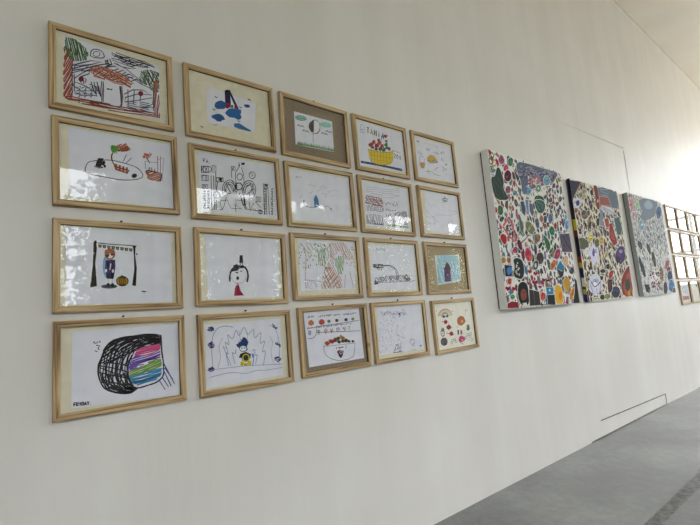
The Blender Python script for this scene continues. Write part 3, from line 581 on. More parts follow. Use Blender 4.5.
def a14(s):   # yellow basket of flowers
    s.L('283878', 7, (92,328),(150,338),(220,352),(334,376)); s.L('283878', 6, (92,335),(160,346),(250,364),(334,384)); 
    s.P('d8c438', (132,256),(180,268),(230,276),(283,272),(280,320),(270,348),(235,352),(180,342),(155,325),(142,296)); s.O('a08c2c', 2.2, 210, 305, 70, 44, .1, 0, 180)
    for x in (152,170,188,206,224,242,260): s.S('a8782c', 2, (x, 262 + (x-150)*.08),(x+3, 335 + (x-150)*.06))
    s.S('b8922c', 1.8, (138,290),(282,312)); s.S('b8922c', 1.8, (146,315),(276,334)); s.L('b8682c', 3, (132,256),(180,268),(232,276),(283,270))
    for x, y, r, c in ((150,230,14,'a04c50'),(168,215,13,'b85a44'),(184,235,14,'a83c40'),(202,220,13,'c06848'),(216,240,13,'b84c40'),(160,246,11,'7a6c40'),(196,206,10,'a85840'),(206,256,12,'3c6440'),(228,262,12,'3c7044'),(240,232,13,'4a8058'),(246,250,11,'5a7a50'),(258,256,9,'705058'),(180,256,10,'8a3c34'),(242,212,8,'58906c')):
        s.P(c, *s.blob(x, y, r, r, 8, 0, .3)); s.S('3c2c28', 1.6, (x-5,y+4),(x+4,y-6), up=False)
    s.S('40604c', 2.5, (212,205),(216,178)); s.S('40604c', 2, (222,200),(220,186))
    s.T(['7a4428','8a8048','1c2c30','2c3c58','2c3c68'], 6.5, 'TAMiA', 127, 130, 13, 32, 21.5, 7.5); s.heart('a83c58', 236, 182, 12)
    s.S('9088b8', 1.5, (90,120),(100,112),(114,128),(114,165),(92,160),(90,120)); s.S('9088b8', 1.2, (96,140),(110,145)); s.O('9088b8', 1.2, 98, 152, 6, 8)
    s.W('505060', 1.6, 270, 264, 325, 280, 8, 7); s.T('2c3440', 2.6, '204', 284, 282, 11, 26, 15, 5)
    s.S('c8c0cc', 1, (300,190),(318,196)); s.S('c8b0bc', 1, (262,182),(270,190))
def a24(s):   # brown building with writing
    s.H('96584c', 3.6, [(90,178),(180,192),(192,212),(194,245),(92,225)], 10, 7, 3); s.H('6c3c3c', 2.5, [(92,180),(190,200),(190,240),(92,225)], 55, 10); s.H('3c3440', 3.2, [(92,235),(196,250),(194,274),(96,262)], 80, 7)
    s.H('4a4a58', 2.4, [(98,290),(190,295),(195,345),(100,340)], 78, 10, 4); s.H('2c3038', 3, [(140,340),(198,342),(196,356),(145,350)], 5, 5); s.H('5c6a78', 2.2, [(100,320),(150,322),(150,345),(104,345)], 60, 8)
    for i, (y, n) in enumerate(((222,6),(256,5),(288,3))): s.W(('705868','34605c','3c4450')[i], 2.6, 204, y, 204 + n*13, y + n*2, 24, n)
    s.H('2c2c30', 4, [(302,270),(330,268),(338,330),(318,340),(300,318)], 80, 6); s.H('6c8a50', 2.6, [(205,345),(340,340),(340,372),(240,362)], 8, 6, 3)
    s.H('605048', 2.2, [(262,285),(300,270),(300,320),(275,325)], 120, 9); s.W('54505a', 2, 210, 325, 295, 330, 22, 7); s.S('887068', 1.8, (296,285),(330,275))
    for y in (128,140,152,176,208): s.L('a8a4b8', 1.2, (95,y),(160,y+6),(230,y+16),(290,y+4))
    s.S('8a8898', 1.2, (240,176),(284,178)); s.S('8a8898', 1.2, (120,166),(190,176))
def a34(s):   # black bridge and town
    s.H('24242c', 4, [(104,198),(165,200),(168,215),(108,222)], 0, 5); s.L('2c2c34', 4.5, (165,208),(205,208),(235,225),(248,245),(256,275)); s.H('34343c', 2.4, [(110,205),(160,205),(155,235),(120,225)], 70, 9)
    s.L('2c2c34', 3, (230,225),(242,250),(246,272)); s.L('5c5c68', 1.6, (205,212),(235,240),(240,270))
    s.H('34343e', 2.4, [(112,280),(190,268),(250,268),(318,262),(328,295),(200,298),(112,304)], 60, 7, 3); s.H('24242c', 3.4, [(112,302),(135,300),(140,314),(114,320)], 0, 4)
    s.H(K, 3.4, [(200,268),(215,264),(214,292),(204,292)], 70, 5); s.H(K, 3.4, [(240,270),(256,262),(256,292),(240,296)], 70, 5); s.H(K, 3.4, [(296,280),(326,288),(326,298),(298,296)], 5, 5); s.O(K, 1.8, 300, 272, 9, 12); s.O(K, 1.8, 160, 284, 12, 9)
    s.S('606070', 1.6, (112,306),(220,304),(352,296)); s.T('70707c', 1.5, '2-24', 122, 106, 9, 15, 14, .5); s.S('8c8c9c', 1.2, (105,112),(110,124)); s.S('a0a0b0', 1.2, (170,106),(168,145))
def a44(s):   # faint dotted drawing
    for k in range(190): x, y = s.r.uniform(80, 228), s.r.uniform(150, 395); s.S('8c8cbc', 1.6, (x,y),(x+s.r.uniform(-5,5),y+s.r.uniform(2,7)), up=False)
    for k in range(70): x, y = s.r.uniform(95, 235), 165 + s.r.uniform(-14, 14); s.S('8080a8', 1.4, (x,y),(x+s.r.uniform(-8,8),y+s.r.uniform(-6,6)), up=False)
    for k in range(14): s.S('6c6c8c', 1.4, (95 + k*11, 168 - (k % 3)*4),(103 + k*11, 160 + (k % 2)*12), up=False)
    s.up(); s.E(K, 202, 170, 4, 7); s.S(K, 2, (202,176),(200,190)); s.O('9090a8', 1.3, 222, 152, 9, 10)
    s.L('484860', 2.2, (168,395),(178,365),(182,350),(192,350),(190,370),(176,378)); s.L('484860', 2, (200,388),(198,368),(208,360),(210,375),(202,388)); s.S('484860', 2, (165,395),(215,388)); s.S(K, 2, (205,352),(210,348))
    s.L('70708c', 1.8, (268,345),(264,325),(275,315),(288,322),(288,340),(276,346),(290,356)); s.S(K, 2.6, (318,354),(332,352)); s.S(K, 3, (324,352),(326,366)); s.S('585870', 1.8, (192,292),(200,298)); s.L('8a8aa8', 1.4, (205,300),(225,308),(235,304)); s.S('8a8aa8', 1.4, (270,380),(300,376))
def a15(s):   # small food drawings
    s.E('c8a060', 452, 348, 14, 22, -.15); s.P('e0e0ea', (438,312),(458,314),(464,335),(440,334)); s.O('7878a0', 1.8, 450, 330, 16, 34, -.1); s.P('c49a58', (440,340),(464,340),(462,368),(446,368))
    s.P('d0b04c', (480,310),(500,292),(522,302),(535,322),(510,334),(485,330)); s.L('5c4c50', 2.2, (476,318),(500,338),(545,330)); s.H('6a6048', 2, [(478,322),(540,325),(538,338),(484,334)], 10, 6); s.O('9c7050', 1.6, 508, 315, 30, 22)
    s.S(K, 3, (416,208),(434,212)); s.S(K, 2.4, (418,213),(430,215)); s.W('a0a0b0', 1.3, 462, 222, 545, 246, 9, 9)
    for x, y, w in ((484,258,20),(530,280,34),(568,278,26),(568,320,16),(590,348,14),(582,375,20),(435,278,24),(480,388,20)): s.W('3c4468', 2.3, x-w/2, y-2, x+w/2, y+3, 18, max(3, w//6))
    s.L('6c9080', 1.8, (482,382),(510,392),(520,404),(560,414)); s.L('606080', 1.8, (520,380),(545,362)); s.L('707090', 1.5, (560,358),(592,372)); s.S('8098b8', 1.6, (488,398),(500,402))
def a25(s):   # small pavilion on pale sheet
    s.H('3a3a50', 3, [(538,196),(566,196),(568,216),(540,215)], 8, 5); s.S('3a3a50', 2.4, (552,180),(552,198)); s.S('3a3a50', 1.8, (535,200),(552,190),(572,200))
    s.L('9c9cb0', 1.4, (440,262),(470,290),(500,320),(520,340)); s.L('a8a8b8', 1.3, (440,300),(480,305),(520,290),(570,296),(630,280)); s.L('a8a8b8', 1.3, (575,260),(600,270),(632,268)); s.L('9c9cb0', 1.5, (535,355),(545,365)); s.L('a8a8b8', 1.2, (445,330),(480,345),(500,335))
    s.L('a0a0b4', 1.2, (455,220),(470,240),(490,236))
def a35(s):   # purple tower in blue wash
    s.P('c8dcd8', (470,148),(600,146),(618,292),(600,302),(484,320)); s.H('5c9cc4', 5, [(480,150),(600,148),(615,285),(560,300),(550,200),(536,185),(520,205),(520,305),(486,312)], 75, 7); s.H('84b8d0', 5, [(480,150),(600,148),(612,285),(490,312)], 20, 14, 4)
    s.L('8ac0dc', 5, (488,250),(492,180),(510,160),(560,158),(590,165),(600,250)); s.P('d8d49c', (472,148),(484,148),(482,160),(474,158))
    s.P('503868', (520,222),(556,222),(562,298),(524,302)); s.P('4c3444', (518,228),(536,184),(560,226)); s.P('5c4048', (530,196),(545,196),(558,222),(522,224)); s.P('904870', (548,225),(556,225),(562,296),(552,298)); s.E('7a5a88', 541, 262, 7, 7); s.E('c8b0b8', 541, 262, 2.5, 3); s.H('6a4880', 2.4, [(524,275),(556,270),(558,296),(526,298)], 20, 6)
def a45(s):   # rainbow, apples, sun and rabbit
    for r, c in ((40,'8c6c5c'),(34,'c0a050'),(28,'c8b878'),(22,'8a9c60'),(17,'8c6858')): s.O(c, 4.4, 468, 184, r, r*1.1, 0, 182, 352)
    s.E('4a5c94', 460, 184, 9, 8); s.E('38486c', 478, 182, 8, 7); s.E('d0d8e8', 470, 178, 6, 5)
    for x, y, r in ((470,216,11),(489,247,14),(504,284,12)): s.P('9c2838', *s.blob(x, y, r, r*1.05, 10, 0, .1)); s.S('4c2c28', 2, (x-3,y-r),(x,y-r-5)); s.S('a8404c', 2, (x+r,y-3),(x+r+6,y+6))
    s.S('604848', 2, (448,212),(460,216)); s.S('604848', 2, (474,280),(490,284))
    s.P('c07848', *s.blob(560,208,25,27,14,0,.08)); s.H('a85c38', 3, s.blob(560,208,20,20), 40, 8); s.E('d8b080', 566, 212, 7, 8); s.S('7c7c8c', 1.4, (584,145),(584,178)); s.O('707070', 1.4, 590, 148, 7, 4)
    s.O('44444c', 2.4, 453, 278, 11, 20); s.E('7a7a80', 449, 262, 4, 14); s.E('7a7a80', 457, 262, 4, 14); s.O('44444c', 2, 455, 290, 8, 10); s.P('60606c', *s.blob(462,330,20,24,12,0,.1)); s.S('2c2c34', 2, (450,310),(476,345)); s.E('2c2c34', 470, 345, 8, 6)
    s.P('3c5a50', (597,236),(606,236),(608,262),(596,262)); s.O('30303c', 2, 600, 248, 10, 16); s.P('445878', (538,262),(548,262),(548,290),(540,290)); s.P('b06080', (556,262),(566,264),(568,288),(556,288)); s.P('c0587c', *s.blob(564,315,19,20,10,0,.12)); s.E('d8a0b0', 568, 322, 6, 6); s.S('505864', 2, (575,345),(560,338),(550,330))
    for x, y in ((600,290),(612,300),(590,305),(510,325),(522,318),(505,338),(530,330),(625,320),(616,283)): s.O('54606c', 1.6, x, y, 6, 7)
    for x, y in ((415,150),(510,152),(470,308),(540,245),(605,318)): s.S('9c4c58', 2.4, (x-3,y),(x+3,y+2), up=False)

G = {  # key: cx, cz relative to the eye in frame widths, tilt
 (0,0):(.975,2.311,.022),(0,1):(2.097,2.324,.023),(0,2):(3.191,2.337,.010),(0,3):(4.297,2.362,.023),(0,4):(5.431,2.398,.026),
 (1,0):(1.011,1.496,.028),(1,1):(2.137,1.499,.025),(1,2):(3.219,1.516,.022),(1,3):(4.315,1.535,.017),(1,4):(5.457,1.565,.019),
 (2,0):(1.03,.63,.012),(2,1):(2.164,.651,.006),(2,2):(3.245,.689,.014),(2,3):(4.344,.714,.017),(2,4):(5.482,.735,.017),
 (3,0):(1.045,-.188,.012),(3,1):(2.181,-.178,.017),(3,2):(3.296,-.139,.027),(3,3):(4.383,-.111,.022),(3,4):(5.535,-.101,.034)}
Tpl = 'framed child drawing of '
ART = [
 ((0,0), (40,10,S1), [(108,118),(556,262),(562,512),(112,408)], a11, M_MAT, M_PAPER, 'a reddish house between two green trees', None),
 ((0,1), (175,55,S1), [(148,148),(378,222),(372,360),(150,315)], a12, M_MAT, M_PAPER, 'a dark slide among blue puddles on cream board', None),
 ((0,2), (270,80,S2), [(140,182),(362,242),(374,420),(150,376)], a13, M_KRAFT, M_PAPER, 'a half dark moon over green grass on brown board', .0),
 ((0,3), (345,105,S2), [(72,88),(338,168),(358,392),(84,350)], a14, M_MAT, M_PAPER, 'a yellow basket of red flowers with printed letters', None),
 ((0,4), (345,105,S2), [(408,182),(618,248),(640,450),(424,420)], a15, M_MAT, M_PAPER, 'small yellow foods and a cup with scattered writing', None),
 ((1,0), (40,110,S1), [(130,80),(610,162),(628,462),(140,405)], a21, M_MAT, M_PAPER, 'an oval plate with black and orange shapes', None),
 ((1,1), (175,135,S1), [(108,78),(470,145),(488,392),(120,355)], a22, M_MAT, M_PAPER, 'a black ink castle among small towers', .0),
 ((1,2), (270,155,S2), [(118,82),(458,138),(470,410),(138,378)], a23, M_MAT, M_PAPER, 'a small blue tower on a nearly bare sheet', None),
 ((1,3), (350,165,S2), [(75,92),(335,142),(348,385),(95,352)], a24, M_MAT, M_PAPER, 'a brown roofed building with lines of writing', -.01),
 ((1,4), (350,165,S2), [(432,150),(628,188),(640,408),(448,385)], a25, M_MAT, M_PAPER, 'a tiny dark pavilion high on a pale sheet', None),
 ((2,0), (40,210,S1), [(118,72),(612,112),(618,430),(122,442)], a31, M_MAT, M_PAPER, 'a girl in purple beside a pumpkin under bunting', 0),
 ((2,1), (175,220,S1), [(140,66),(480,92),(488,358),(152,372)], a32, M_MAT, M_PAPER, 'a black haired head with a red collar', 0),
 ((2,2), (270,225,S2), [(165,88),(488,102),(498,372),(180,385)], a33, M_MAT, M_PAPER, 'orange trunks and green leaves in thin crayon', 0),
 ((2,3), (355,230,S2), [(82,88),(342,92),(358,348),(100,352)], a34, M_MAT, M_PAPER, 'a black arched bridge above a row of houses', 0),
 ((2,4), (355,230,S2), [(466,148),(606,144),(620,294),(484,322)], a35, M_BURLAP, M_PAPERC, 'a purple tower in blue wash on tan board', 0),
 ((3,0), (40,312,S1), [(150,92),(644,55),(652,388),(146,450)], a41, M_MAT, M_PAPER, 'a big black barrel with a rainbow coloured mouth', 0),
 ((3,1), (175,295,S1), [(140,140),(490,110),(504,372),(148,438)], a42, M_MAT, M_PAPER, 'a blue haired figure inside pale blue flames', 0),
 ((3,2), (285,292,S2), [(108,120),(430,92),(462,385),(142,440)], a43, M_KRAFT, M_PAPER, 'a fruit chart over a bowl of fruit on grey brown board', 0),
 ((3,3), (365,285,S2), [(68,128),(318,112),(345,372),(85,410)], a44, M_MAT, M_PAPER, 'faint dots and a few small outlines', 0),
 ((3,4), (365,285,S2), [(398,112),(620,95),(645,345),(428,382)], a45, M_MAT, M_PAPERC, 'a rainbow, red apples, orange sun and grey rabbit', 0)]
for key, grid, paper, fn, board, pm, text, hx in ART:
    x, z, rot = G[key]
    framed(x*.5, CAM.z + z*.5, rot, Tpl + text, board, grid, paper, fn, pm, hx=hx)
# ------------------------------------------------------------------ the three big canvases
M_CANV = [noise_mat('primed_canvas', lin('dcdcd8'), lin('e6e6e2'), nscale=300, detail=2, rough=.8, bump=.1, bdist=.001),
          noise_mat('cream_canvas', lin('cfc8b6'), lin('ded8c8'), nscale=300, detail=2, rough=.8),
          noise_mat('grey_canvas', lin('c4c5c4'), lin('d4d4d2'), nscale=300, detail=2, rough=.8)]
M_GREYSIDE = noise_mat('grey_canvas_edge', lin('8f9290'), lin('9ea19e'), nscale=30, rough=.8)
M_BAR = noise_mat('stretcher_gap_shade', lin('3c3020'), lin('54442c'), nscale=20, rough=.7)  # stretcher wood darkened to paint the shadow gap behind the canvas
class BigSheet(Sheet):
    bw = bh = 9
    def face(self, pts, col):
        P = [Vector((min(max(p.x, -self.bw), self.bw), min(max(p.y, .001), self.bh))) for p in pts]
        if abs(sum(a.x*b.y - b.x*a.y for a, b in zip(P, P[1:] + P[:1]))) < 4e-6: return
        super().face(P, tuple(v ** 1.12 for v in col[:3]) + (1,))
    def rib(self, P, mm, col): super().rib([Vector((min(max(p.x, -self.bw + .004), self.bw - .004), min(max(p.y, .005), self.bh - .004))) for p in P], mm * .8, col)
    def g(self, ox, oy, s): self.ox, self.oy, self.s = ox, oy, s
    def Z(self, col, *pts, halo=1.5, base='e2e1dc'):                 # a cut-out shape with a pale margin round it
        P = [self.w(p) for p in pts]
        if len(P) > 5: P = [a.lerp(b, t) for a, b in zip(P, P[1:] + P[:1]) for t in (.25, .75)]
        c = sum(P, Vector((0, 0))) / len(P)
        if halo:
            self.face([p + (p - c).normalized() * halo * .006 for p in P], lin(base)); self.up()
        self.face(P, lin(col)); self.up()
    def ZB(self, col, cx, cy, a, b, rot=0, rough=.16, n=12, halo=1.2):
        self.Z(col, *self.blob(cx, cy, a, b, n, rot, rough), halo=halo)
        if halo and a * 700 / self.s > 900:                          # brush marks inside the larger figures
            c = lin(col)
            for _ in range(7):
                k = self.r.choice((.55, .75, 1.5, 1.9)); t = self.r.uniform(0, 6.28); q = self.r.uniform(0, .6)
                x, y = cx + a*q*math.cos(t), cy + b*q*math.sin(t)
                self.face([self.w(p) for p in self.blob(x, y, a*.22, b*.22, 6, 0, .4)], tuple(min(.9, v*k) for v in c[:3]) + (1,)); self.y -= .000004
    def scatter(self, w, h, n, cols, r0, r1, asp=(.8, 2.2), layers=12, keep=lambda u, v: True, two=.5):
        pl = []
        for _ in range(n * 30):
            if len(pl) >= n: break
            r = self.r.uniform(r0, r1); k = self.r.uniform(*asp); u = self.r.uniform(-w/2 + r, w/2 - r); v = self.r.uniform(r*k*.7, h - r*k*.7)
            if not keep(u / w + .5, v / h): continue
            if any(abs(u - a) < (r + b)*.92 and abs(v - c) < (r*k + d)*.8 for a, c, b, d in pl): continue
            pl.append((u, v, r, r*k)); rot = self.r.uniform(-.5, .5); n_ = self.r.choice((4, 6, 7, 9, 9))
            pts = []
            for i in range(n_):
                t = 2*math.pi*i/n_; q = self.r.uniform(.65, 1.1); x, y = r*q*math.cos(t), r*k*q*math.sin(t)
                pts.append(Vector((min(max(u + x*math.cos(rot) - y*math.sin(rot), -w/2 + .001), w/2 - .001), min(max(v + x*math.sin(rot) + y*math.cos(rot), .001), h - .001))))
            c = self.r.choice(cols); self.face(pts, lin(c))
            if self.r.random() < two:
                self.y -= .00001; cc = Vector((u, v)); self.face([cc + (p - cc)*.45 for p in pts], lin(self.r.choice(cols))); self.y += .00001
        self.y -= .00003
def canvas(cx, cz, w, h, rot, label, base, side, art, sides=None, T=.05):
    bx, bz = cx + math.sin(rot)*h/2, cz - math.cos(rot)*h/2
    root = empty('canvas_painting', (bx, 0, bz), label, 'painting', 'three large unframed canvases'); root.rotation_euler = (0, -rot, 0)
    inv = (Matrix.Translation((bx, 0, bz)) @ Matrix.Rotation(-rot, 4, 'Y')).inverted()
    B = [((-w/2 + .003, -.012, .01), (-w/2 + .05, 0, h - .01)), ((w/2 - .05, -.012, .01), (w/2 - .01, 0, h - .01)), ((-w/2 + .05, -.012, .01), (w/2 - .05, 0, .05)), ((-w/2 + .05, -.012, h - .05), (w/2 - .05, 0, h - .01))]
    link('stretcher_frame', boxes_mesh('stretcher_frame', B, M_BAR), root)
    bm = bmesh.new(); a, b = (-w/2, -T, 0), (w/2, -.012, h)
    vs = [bm.verts.new((x, y, z)) for x in (a[0], b[0]) for y in (a[1], b[1]) for z in (a[2], b[2])]
    for q in ((0,1,3,2),(4,6,7,5),(0,4,5,1),(2,3,7,6),(0,2,6,4),(1,5,7,3)):
        f = bm.faces.new([vs[k] for k in q]); f.material_index = 0 if q == (0,4,5,1) else 1
    bmesh.ops.recalc_face_normals(bm, faces=bm.faces[:])
    me = bpy.data.meshes.new('canvas'); bm.to_mesh(me); bm.free(); me.materials.append(base); me.materials.append(side)
    c = link('canvas', me, root)
    sh = BigSheet(-T, inv, 470, 140, 10, -T - .0002, .00001); sh.bw, sh.bh = w/2 - .001, h - .001; art(sh, w, h); sh.build('painting_surface', c)
    if sides:
        S_ = BigSheet(-T, inv, 470, 140, 10, 0)
        z = h
        for t, col in sides:
            z2 = h*t
            S_.f.append(tuple(range(len(S_.v), len(S_.v) + 4))); S_.c.append(lin(col)); S_.v += [(-w/2 - .0004, -T, z), (-w/2 - .0004, -.012, z + .01 if z < h else z), (-w/2 - .0004, -.012, z2), (-w/2 - .0004, -T, z2)]; z = z2
        S_.build('painted_edge', c)
    return root
def art1(s, w, h):
    tones = ['a8485c', '86384a', '6a6a86', '4c5a74', '3f7a5c', '2f5a4c', '8a8a94', 'b8708c', '5888a8', 'b06850', '7c6c54', '5c4460', '9a9a70', 'c89aa0', '42464c']
    s.scatter(w, h, 300, tones, .018, .040, (.9, 2.2), keep=lambda u, v: v < .72 or u < .35 or u > .72); s.scatter(w, h, 380, tones, .009, .016, (.9, 2.4))
    s.scatter(w, h, 600, ['8c3c4c', '54586c', '3c6a58', '7c6a80', 'a88890', '4a4a50', '7898b0'], .004, .009, (.8, 2), two=0)
    s.g(476, 148, 10)
    for x, y, c in ((155,78,'94402c'),(180,150,'d08838'),(150,130,'50784c'),(190,250,'4c70b8'),(155,210,'6c8c80')): s.O(c, 12, x, y, 22, 30)
    s.Z('4a5f56', (150,285),(190,290),(205,200),(230,190),(260,260),(280,340),(270,400),(310,470),(330,520),(200,520),(160,400)); s.H('6c5a6c', 5, [(160,300),(230,300),(290,500),(200,510)], 60, 30)
    s.ZB('b0688a', 255, 120, 28, 45); s.ZB('587c6c', 345, 135, 28, 42); s.ZB('b84c74', 300, 200, 24, 34); s.ZB('66304c', 318, 280, 36, 58, 0, .06); s.ZB('9c6880', 308, 290, 9, 16, halo=0)
    s.Z('505c48', (372,200),(390,230),(432,300),(420,350),(395,280)); s.ZB('b06070', 382, 355, 14, 32); s.ZB('9c6c84', 318, 420, 28, 40); s.ZB('6894a4', 388, 450, 20, 24)
    s.g(510, 160, 10)
    s.Z('7c8296', (62,12),(200,42),(330,84),(480,126),(460,180),(420,240),(300,260),(200,300),(190,350),(120,340),(110,210),(66,110)); s.H('5c6478', 5, [(70,20),(120,40),(140,150),(95,170),(68,100)], 70, 14); s.H('9a9cb0', 8, [(170,60),(400,110),(380,150),(200,130)], 20, 20)
    for k in range(170):
        x = s.r.uniform(80, 440); y = 45 + (x - 100)*.25 + s.r.uniform(0, 130); s.E(s.r.choice(('4e5468','5c6478','a8aab8','c0a0a8','9aa0b4','6a7088','8890a4')), x, y, 8, 9, up=False); s.y -= .000003
    s.y -= .00002
    for k in range(90): x, y = s.r.uniform(180, 310), s.r.uniform(165, 260); s.E(s.r.choice(('c08088','a85c6c','e0dede','b8a0a8')), x, y, 8, 9, up=False); s.y -= .000003
    s.y -= .00002
    s.ZB('88b0c4', 368, 212, 32, 50); s.ZB('5c9c80', 282, 285, 24, 34); s.ZB('d8d8d4', 282, 285, 11, 18, halo=0); s.ZB('7fb0c8', 175, 310, 40, 40); s.ZB('7888a8', 150, 300, 22, 45, halo=0)
    s.Z('486454', (235,370),(290,350),(340,380),(345,450),(360,520),(260,520)); s.H('6c8c7c', 6, [(250,380),(330,380),(345,500),(270,510)], 120, 24)
    for x, y in ((438,255),(395,300),(470,270),(350,370),(405,400),(470,440),(500,390),(415,470)): s.ZB(s.r.choice(('8c7888','7c6474','6a6c80')), x, y, 15, 26, .3, .3)
    s.g(485, 200, 10)
    s.Z('5e6884', (350,20),(385,10),(405,90),(400,160),(370,130)); s.Z('7aa0c0', (400,0),(430,0),(438,160),(415,100)); s.Z('707894', (440,30),(470,40),(490,130),(470,165),(445,110))
    s.Z('50706c', (485,0),(580,0),(605,60),(580,130),(535,135),(505,80)); s.H('88a49c', 6, [(500,5),(575,5),(590,80),(530,110)], 60, 22)
    s.ZB('4c7c5c', 152, 105, 28, 50, -.1); s.ZB('b85c60', 105, 100, 18, 30); s.ZB('506c64', 165, 190, 20, 30, .5)
    s.L('c46c74', 22, (180,260),(240,175),(262,240),(290,330),(300,410),(240,360),(182,275)); 
    for k in range(30): s.E(s.r.choice(('54546c','8c6c8c','3c3c50')), s.r.uniform(215, 270), s.r.uniform(220, 350), 5, 7, up=False)
    s.y -= .00002
    s.Z('b82c40', (150,350),(180,335),(215,365),(215,430),(190,450),(155,400)); s.ZB('34744c', 145, 405, 9, 22, halo=0); s.Z('645468', (95,180),(118,200),(130,300),(110,310)); s.S('b04c68', 9, (140,230),(168,320)); s.S('b04c68', 9, (130,290),(178,270))
    s.Z('6c7c74', (325,140),(345,150),(385,270),(375,340),(355,300)); s.ZB('3c5a4c', 328, 290, 14, 34); s.ZB('8c8c70', 450, 280, 36, 70, -.4, .3); s.ZB('5c6c84', 520, 235, 20, 55, -.15); s.ZB('b0806c', 562, 190, 18, 34); s.ZB('54647c', 600, 195, 18, 40); s.ZB('64749c', 652, 185, 20, 50)
    s.ZB('8c7460', 520, 380, 28, 55, .2, .3); s.Z('2f7850', (575,345),(610,370),(650,430),(650,490),(625,520),(600,440)); s.ZB('348058', 665, 310, 24, 46, -.2); s.ZB('68304c', 345, 450, 20, 55, -.3); s.ZB('303044', 552, 455, 14, 36, .5); s.O('c07078', 8, 410, 450, 14, 24); s.ZB('b04870', 300, 500, 26, 32); s.L('804c50', 10, (360,430),(410,380),(440,340))
    s.g(520, 200, 10)
    s.Z('5c5468', (390,340),(490,335),(525,520),(420,520)); s.H('84708a', 6, [(400,350),(485,345),(505,510),(425,510)], 60, 26); s.ZB('6c9cc8', 465, 250, 18, 50); s.ZB('7cb0d0', 455, 175, 12, 28); s.ZB('b83c50', 352, 262, 15, 34); s.ZB('8c8460', 362, 158, 14, 28)
    s.g(490, 250, 7)
    s.ZB('c04468', 268, 35, 24, 50, -.15); s.ZB('e08040', 280, 60, 8, 20, halo=0); s.ZB('54444e', 348, 58, 27, 42, 0, .05); s.ZB('a84870', 470, 30, 20, 40, .4); s.ZB('c87848', 440, 105, 16, 40, .3); s.ZB('d8b090', 528, 75, 16, 40); s.ZB('504450', 570, 145, 16, 26, .2)
    s.Z('2e3a40', (158,60),(200,55),(228,80),(240,150),(225,205),(190,200),(160,180),(172,120))
    for k in range(18): s.E('d8dcd8', s.r.uniform(180, 205), s.r.uniform(90, 180), 5, 6, up=False)
    s.y -= .00002
    s.Z('2c3c5c', (98,104),(150,110),(152,185),(105,185)); s.ZB('5890c0', 132, 145, 18, 28, halo=0); s.ZB('b08850', 92, 72, 16, 22); s.ZB('a87048', 130, 72, 14, 22)
    s.Z('3c86a8', (488,75),(520,120),(502,150),(462,128)); s.Z('3c3c4c', (462,130),(502,150),(518,125),(510,180),(492,200))
    for x, y, r in ((276,152,15),(316,165,16),(312,228,21),(122,270,18),(166,270,16),(262,235,14),(348,258,13),(376,210,14)): s.heart('a82c44', x, y, r)
    s.ZB('b04c44', 134, 220, 15, 24); s.ZB('5c9478', 155, 330, 16, 18); s.L('40543c', 8, (112,300),(118,345),(115,372)); s.L('503438', 10, (88,140),(95,180),(97,220)); s.ZB('38504c', 316, 105, 18, 32, .2); s.ZB('e0e0dc', 316, 108, 7, 16, halo=0)
    s.Z('c8a020', (508,220),(530,185),(552,205),(558,250),(550,305),(520,275)); s.O('3c3020', 7, 532, 245, 25, 58, -.1); s.Z('e0b428', (450,250),(478,245),(500,270),(512,340),(508,375),(455,378)); s.ZB('d88c30', 490, 320, 12, 30, halo=0); s.ZB('c88c40', 572, 310, 14, 45, .2)
    s.Z('34282c', (592,200),(605,215),(632,372),(580,372),(590,290)); s.Z('2c3440', (396,305),(448,308),(455,380),(402,382)); s.Z('4890b8', (388,262),(440,262),(442,310),(396,312)); s.ZB('c0dce8', 415, 282, 6, 9, halo=0)
    # a painted head in a dark shawl beside a dark jar
    s.Z('9c2c40', (120,375),(150,360),(195,365),(200,405),(118,408)); s.Z('24302e', (192,250),(210,225),(240,222),(262,250),(268,320),(272,370),(250,395),(215,388),(192,330)); s.ZB('94604c', 232, 312, 22, 42, 0, .06, halo=0); s.ZB('3c2424', 225, 300, 4, 4, halo=0); s.ZB('3c2424', 240, 300, 4, 4, halo=0); s.ZB('b02c34', 234, 330, 8, 7, halo=0); s.Z('e0dcd8', (225,372),(252,368),(262,398),(228,400), halo=0); s.S('c83040', 6, (232,372),(236,400))
    s.Z('4c4444', (270,275),(340,292),(352,385),(275,392)); s.H('705c74', 6, [(272,280),(305,285),(305,388),(278,390)], 85, 16); s.ZB('c0503c', 368, 325, 14, 34, 0, .3); s.H('2c2c30', 7, [(352,378),(400,380),(452,378),(452,384),(352,388)], 0, 5)
    for x, y in ((465,200),(480,190),(410,215),(425,205),(445,240),(395,215)): s.ZB('2c2c38', x, y, 7, 9, .4, .3, 6, halo=0)
